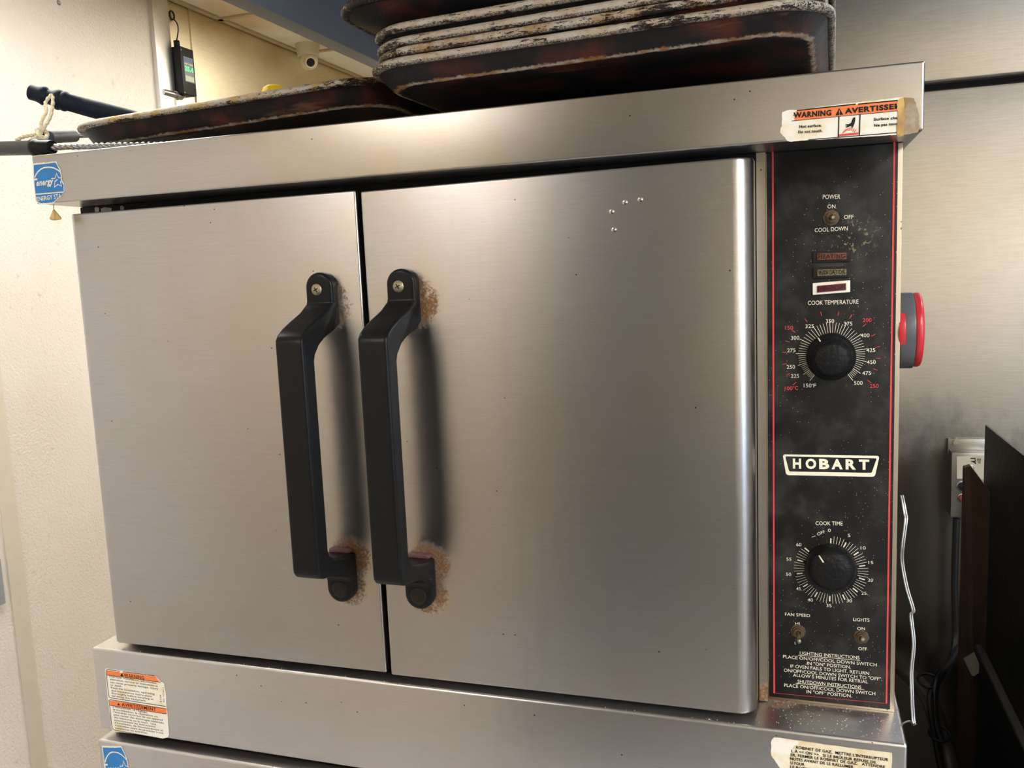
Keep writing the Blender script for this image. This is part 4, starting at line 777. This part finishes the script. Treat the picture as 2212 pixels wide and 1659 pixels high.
# security camera under the ceiling
c = Vector((-2.09299, 2.62671, 2.67200)); t = thing('security_camera', 'cream turret security camera mounted under the stained ceiling', 'security camera', c)
k = 1.0
bm = B(); lathe(bm, (c.x, c.y, 2.680), (0, 0, -1), [(0, .054), (.012, .054), (.020, .050), (.05, .048), (.055, .04)], 32); obj('mount', bm, M_camwhite, t, smooth=True)
bm = B(); bmesh.ops.create_uvsphere(bm, u_segments=28, v_segments=16, radius=.043, matrix=Matrix.Translation((c.x, c.y, 2.612))); obj('ball', bm, M_camwhite, t, smooth=True, ang=180)
av = Vector((.62, -.66, -.42)).normalized(); s = Vector((c.x, c.y, 2.612))
bm = B(); lathe(bm, s, av, [(.026, .031), (.045, .026), (.048, .024), (.048, .019), (.043, .018)], 24); obj('collar', bm, M_camwhite, t, smooth=True)
bm = B(); lathe(bm, s, av, [(.041, .0180), (.0475, .0172), (.0485, .010)], 24); obj('lens', bm, M_lens, t, smooth=True)
# small wall screws / latch on the cream wall
q = Vector((-2.20000, 1.32074, 2.52512)); bm = B(); lathe(bm, (-2.20, q.y, q.z), (1, 0, 0), [(0, .008), (.002, .007), (.004, .003)], 14); tag(obj('wall_screw', bm, M_rod, None), 'small screw head high on the pebbled cream wall', 'screw')
q0 = Vector((-2.20000, 0.85161, 0.87275)); q1 = Vector((-2.20000, 0.87151, 0.73740)); bm = B(); box(bm, (-2.2, q0.y-.05, q1.z), (-2.185, q1.y, q0.z)); tag(obj('latch_plate', bm, plain('grey_latch', (.35, .38, .40), .4, .3), None, bevel=.003), 'small grey latch plate at the left edge of the cream wall', 'latch')
# ---------------------------------------------------------------- red and grey magnetic timer on the right side of the oven
YT = .04
t = thing('magnetic_timer', 'round red and grey magnetic timer stuck to the right side of the oven', 'timer', (.105, YT, 1.50))
def disc(x0, x1, r, z0, ry, bm, flat_=None, n=40, bul=0):
    pts = []
    for k in range(n): a = 2*PI*k/n; pts.append((x0, YT+ry*math.cos(a), max(z0+r*math.sin(a), z0-r+(flat_ or 0))))
    prism(bm, pts, (x1-x0, 0, 0))
zc = ((0.10840, 0.03800, 1.59078)[2]+(0.10960, 0.03800, 1.51056)[2])/2; R0 = ((0.10840, 0.03800, 1.59078)[2]-(0.10960, 0.03800, 1.51056)[2])/2
bm = B(); disc(.0985, .1135, R0, zc, R0*1.0, bm, .002); obj('grey_band', bm, M_greyp, t, bevel=.0015, ang=50)
bm = B(); disc(.1125, .1215, R0*.97, zc+.001, R0*.97, bm); obj('front_shell', bm, M_red, t, bevel=.0055, seg=4, ang=50)
bm = B(); disc(.0970, .1035, R0*.80, zc+.002, R0*1.05, bm); obj('back_shell', bm, M_red, t, bevel=.001, ang=50)
bm = B(); box(bm, (.1213, YT-.006, zc+.003), (.1232, YT+.003, zc+.0105)); obj('button', bm, M_ink, t)
# ---------------------------------------------------------------- wire, conduit and cable behind right
bm = B(); pts = [(0.10633, 0.04800, 1.37103), (0.10832, 0.04800, 1.36077), (0.10978, 0.04300, 1.35087), (0.10978, 0.03800, 1.34561), (0.10644, 0.03300, 1.31861), (0.10624, 0.03300, 1.30047), (0.11068, 0.02800, 1.27401), (0.11685, 0.02300, 1.25150), (0.11467, 0.02300, 1.24507), (0.11728, 0.01800, 1.21614), (0.11490, 0.01300, 1.18679), (0.11516, 0.00800, 1.16303), (0.11636, 0.00300, 1.13685), (0.11744, 0.00000, 1.13281), (0.11248, -0.00700, 1.14010), (0.10556, -0.01700, 1.14247), (0.10227, -0.02700, 1.14433)]
tube(bm, smooth_path(pts, 5), .0011, 8); p2 = [Vector(p)+Vector((.0021, .001, 0)) for p in pts[:-3]]; tube(bm, smooth_path(p2, 5), .0010, 8)
tag(obj('probe_wire', bm, M_wire, None, smooth=True), 'thin kinked silver wire hanging down beside the right side of the oven', 'wire')
bm = B(); tube(bm, smooth_path([(0.14834, 0.96800, 0.80778), (0.20855, 0.96800, 0.75643), (0.24277, 0.94800, 0.72825), (0.26276, 0.92800, 0.70461), (0.27508, 0.89800, 0.66594), (0.28737, 0.84800, 0.62558), (0.29819, 0.82800, 0.56010)]), .018, 16)
tag(obj('gas_pipe', bm, M_pipe, None, smooth=True), 'dull grey pipe slanting down the dark gap right of the oven', 'pipe')
bm = B(); 
for dx in (0, 9): tube(bm, smooth_path([(0.31595, 1.00800, 1.07702), (0.31543, 1.00800, 0.93548), (0.31817, 0.99800, 0.81650), (0.29741, 0.94800, 0.77536), (0.25944, 0.88300, 0.75204), (0.25325, 0.85800, 0.72430), (0.26171, 0.83800, 0.66715), (0.27397, 0.80800, 0.58838)]) if dx == 0 else smooth_path([(0.32811, 0.99800, 0.80715), (0.30068, 0.94800, 0.78588), (0.26902, 0.89300, 0.76816), (0.26101, 0.85800, 0.71540), (0.27095, 0.83300, 0.67122)]), .007, 10)
tag(obj('power_cable', bm, M_cable, None, smooth=True), 'black power cable bundled against the pipe in the gap right of the oven', 'cable')
for q in ((0.25346, 0.89800, 0.76397), (0.26960, 0.84800, 0.67747)):
    bm = B(); c = Vector(q); tube(bm, [c+Vector((math.cos(a*.5)*.019, math.sin(a*.5)*.019, math.sin(a*.5)*.006)) for a in range(14)], .003, 6)
    tag(obj('cable_tie', bm, M_cable, None), 'lower black tie binding the cable to the grey pipe' if c.y < .87 else 'upper black tie binding the cable to the grey pipe', 'cable tie')
# steel control box on the back wall
DB = 1.955
t = thing('wall_control_box', 'small steel control box with push buttons on the wall behind the dark appliance', 'control box', (0.33917, 1.04800, 1.07167))
a = Vector((0.30350, 1.00300, 1.21845)); b = Vector((0.30460, 1.00300, 1.08090)); xr = (0.37541, 1.00300, 1.21835)[0]
bm = B(); box(bm, (a.x, DB-.952, b.z), (xr, 1.049, a.z)); obj('housing', bm, M_boxsteel, t, bevel=.002)
bm = B(); box(bm, (a.x-.002, 1.040, a.z-.01), (xr, 1.050, a.z+.022)); obj('mounting_flange', bm, M_boxsteel, t, bevel=.001)
c = Vector((0.31573, 1.02800, 1.23320)); bm = B(); lathe(bm, (c.x, 1.044, c.z), (0, -1, 0), [(0, .010), (.003, .010), (.004, .006), (.009, .006)], 6); obj('bolt', bm, M_screw, t)
yb = DB-.952
def bq(x, y_): p = (0.12936, 0.04800, 1.46807); return None
bm = B(); poly(bm, flat(yb, ((0.31319, 1.00300, 1.21087), (0.36704, 1.00300, 1.21425), (0.36829, 1.00300, 1.16464), (0.31419, 1.00300, 1.16371))), .0006); obj('label', bm, M_camwhite, t)
bm = B(); stroke(bm, flat(yb, ((0.33822, 1.00300, 1.20764), (0.34677, 1.00300, 1.20787), (0.34776, 1.00300, 1.20205), (0.34009, 1.00300, 1.20085), (0.34525, 1.00300, 1.20003), (0.34873, 1.00300, 1.19720))), .0025, .001)
for s, p0, p1 in (('RE', (0.35115, 1.00300, 1.20312), (0.35797, 1.00300, 1.20332)), ('TE', (0.35129, 1.00300, 1.19728), (0.35726, 1.00300, 1.19745))): text(bm, s, (p0[0], yb, p0[2]), (p1[0], yb, p1[2]), .0045, .03, lift=.001)
obj('lettering', bm, M_ink, t)
for q, m_, r_ in (((0.32405, 1.00300, 1.14829), M_lens, .0095), ((0.32460, 1.00300, 1.12360), plain('dull_red_button', (.30, .03, .03), .4), .0075), ((0.33869, 1.00300, 1.18713), M_rod, .006)):
    c = Vector(q); bm = B(); lathe(bm, (c.x, yb+.0005, c.z), (0, -1, 0), [(0, r_*1.25), (.003, r_*1.2), (.0035, r_), (.002, r_*.95)], 24); rg = obj('button', bm, M_rod, t, smooth=True)
    bm = B(); lathe(bm, (c.x, yb-.001, c.z), (0, -1, 0), [(0, r_*.9), (.004, r_*.85), (.005, r_*.5)], 24); obj('button_face', bm, m_, rg, smooth=True)
# ---------------------------------------------------------------- dark neighbouring appliance at the right
t = thing('cooking_range', 'greasy black sheet-metal side of the neighbouring cooking appliance at the right edge', 'cooking appliance', (.60, .3, 0))
XA = .335
pt = Vector((0.33500, 0.84842, 1.30578)); pn_ = Vector((0.33500, 0.55112, 1.31101))
zt = (pt.z+pn_.z)/2
bm = B(); prism(bm, [(XA, pt.y, .1), (XA, pt.y, pt.z), (XA, pn_.y, pn_.z), (XA, pn_.y-.35, pn_.z-(pt.z-pn_.z)*.6), (XA, pn_.y-.35, .1)], (.004, 0, 0)); obj('side_panel', bm, M_applblack, t, bevel=.0008)
l0 = Vector((0.33400, 0.81147, 0.88676)); l1 = Vector((0.33400, 0.48865, 0.88898))
bm = B(); ext = (l1-l0).normalized()*.5; prism(bm, [l0, l1, l1+(l1-l0)*.8, l1+(l1-l0)*.8+Vector((0, 0, -.006)), l1+Vector((0, 0, -.006)), l0+Vector((0, 0, -.006))], (-.012, 0, 0)); obj('drip_edge', bm, plain('dull_edge_metal', (.18, .17, .15), .4, .5, .3, 80), t)
bm = B(); prism(bm, [l0+Vector((0, -.0, -.004)), l1+(l1-l0)*.8+Vector((0, 0, -.004)), Vector((l1.x, (l1+(l1-l0)*.8).y, .1)), Vector((l0.x, l0.y, .1))], (-.006, 0, 0)); obj('lower_panel', bm, M_applblack, t)
q0 = Vector((0.31158, 0.90800, 1.20925)); q1 = Vector((0.32926, 0.84800, 1.18585)); q2 = Vector((0.31284, 0.90800, 0.57497))
bm = B(); prism(bm, [(q0.x, 1.86-.952, .1), (q0.x, 1.86-.952, q0.z), (q0.x+.012, 1.86-.952, q0.z+.004), (XA+.004, 1.70-.952, q1.z), (XA+.004, 1.70-.952, .1)], (.0, .018, 0)); obj('rear_riser', bm, M_brownplate, t, bevel=.002)
bm = B(); ctr = Vector((0.31769, 0.84800, 0.82710)); P_ = [Vector(q) for q in ((0.30842, 0.84800, 0.84046), (0.32132, 0.81800, 0.86861), (0.33191, 0.79800, 0.84168), (0.32167, 0.81800, 0.81984), (0.31943, 0.82800, 0.81671))]
prism(bm, P_, (.0, -.002, 0)); obj('paper_tag', bm, plain('grimy_paper_tag', (.36, .33, .24), .6, 0, .3, 90), t)
bm = B(); box(bm, (XA+.004, -.25, .1), (1.1, .85, .90)); obj('cabinet', bm, M_applblack, t, bevel=.004)
for xx in (XA+.06, 1.04):
    for yy in (-.2, .8): bm = B(); tube(bm, [(xx, yy, 0), (xx, yy, .1)], .02); obj('leg', bm, M_rod, t)
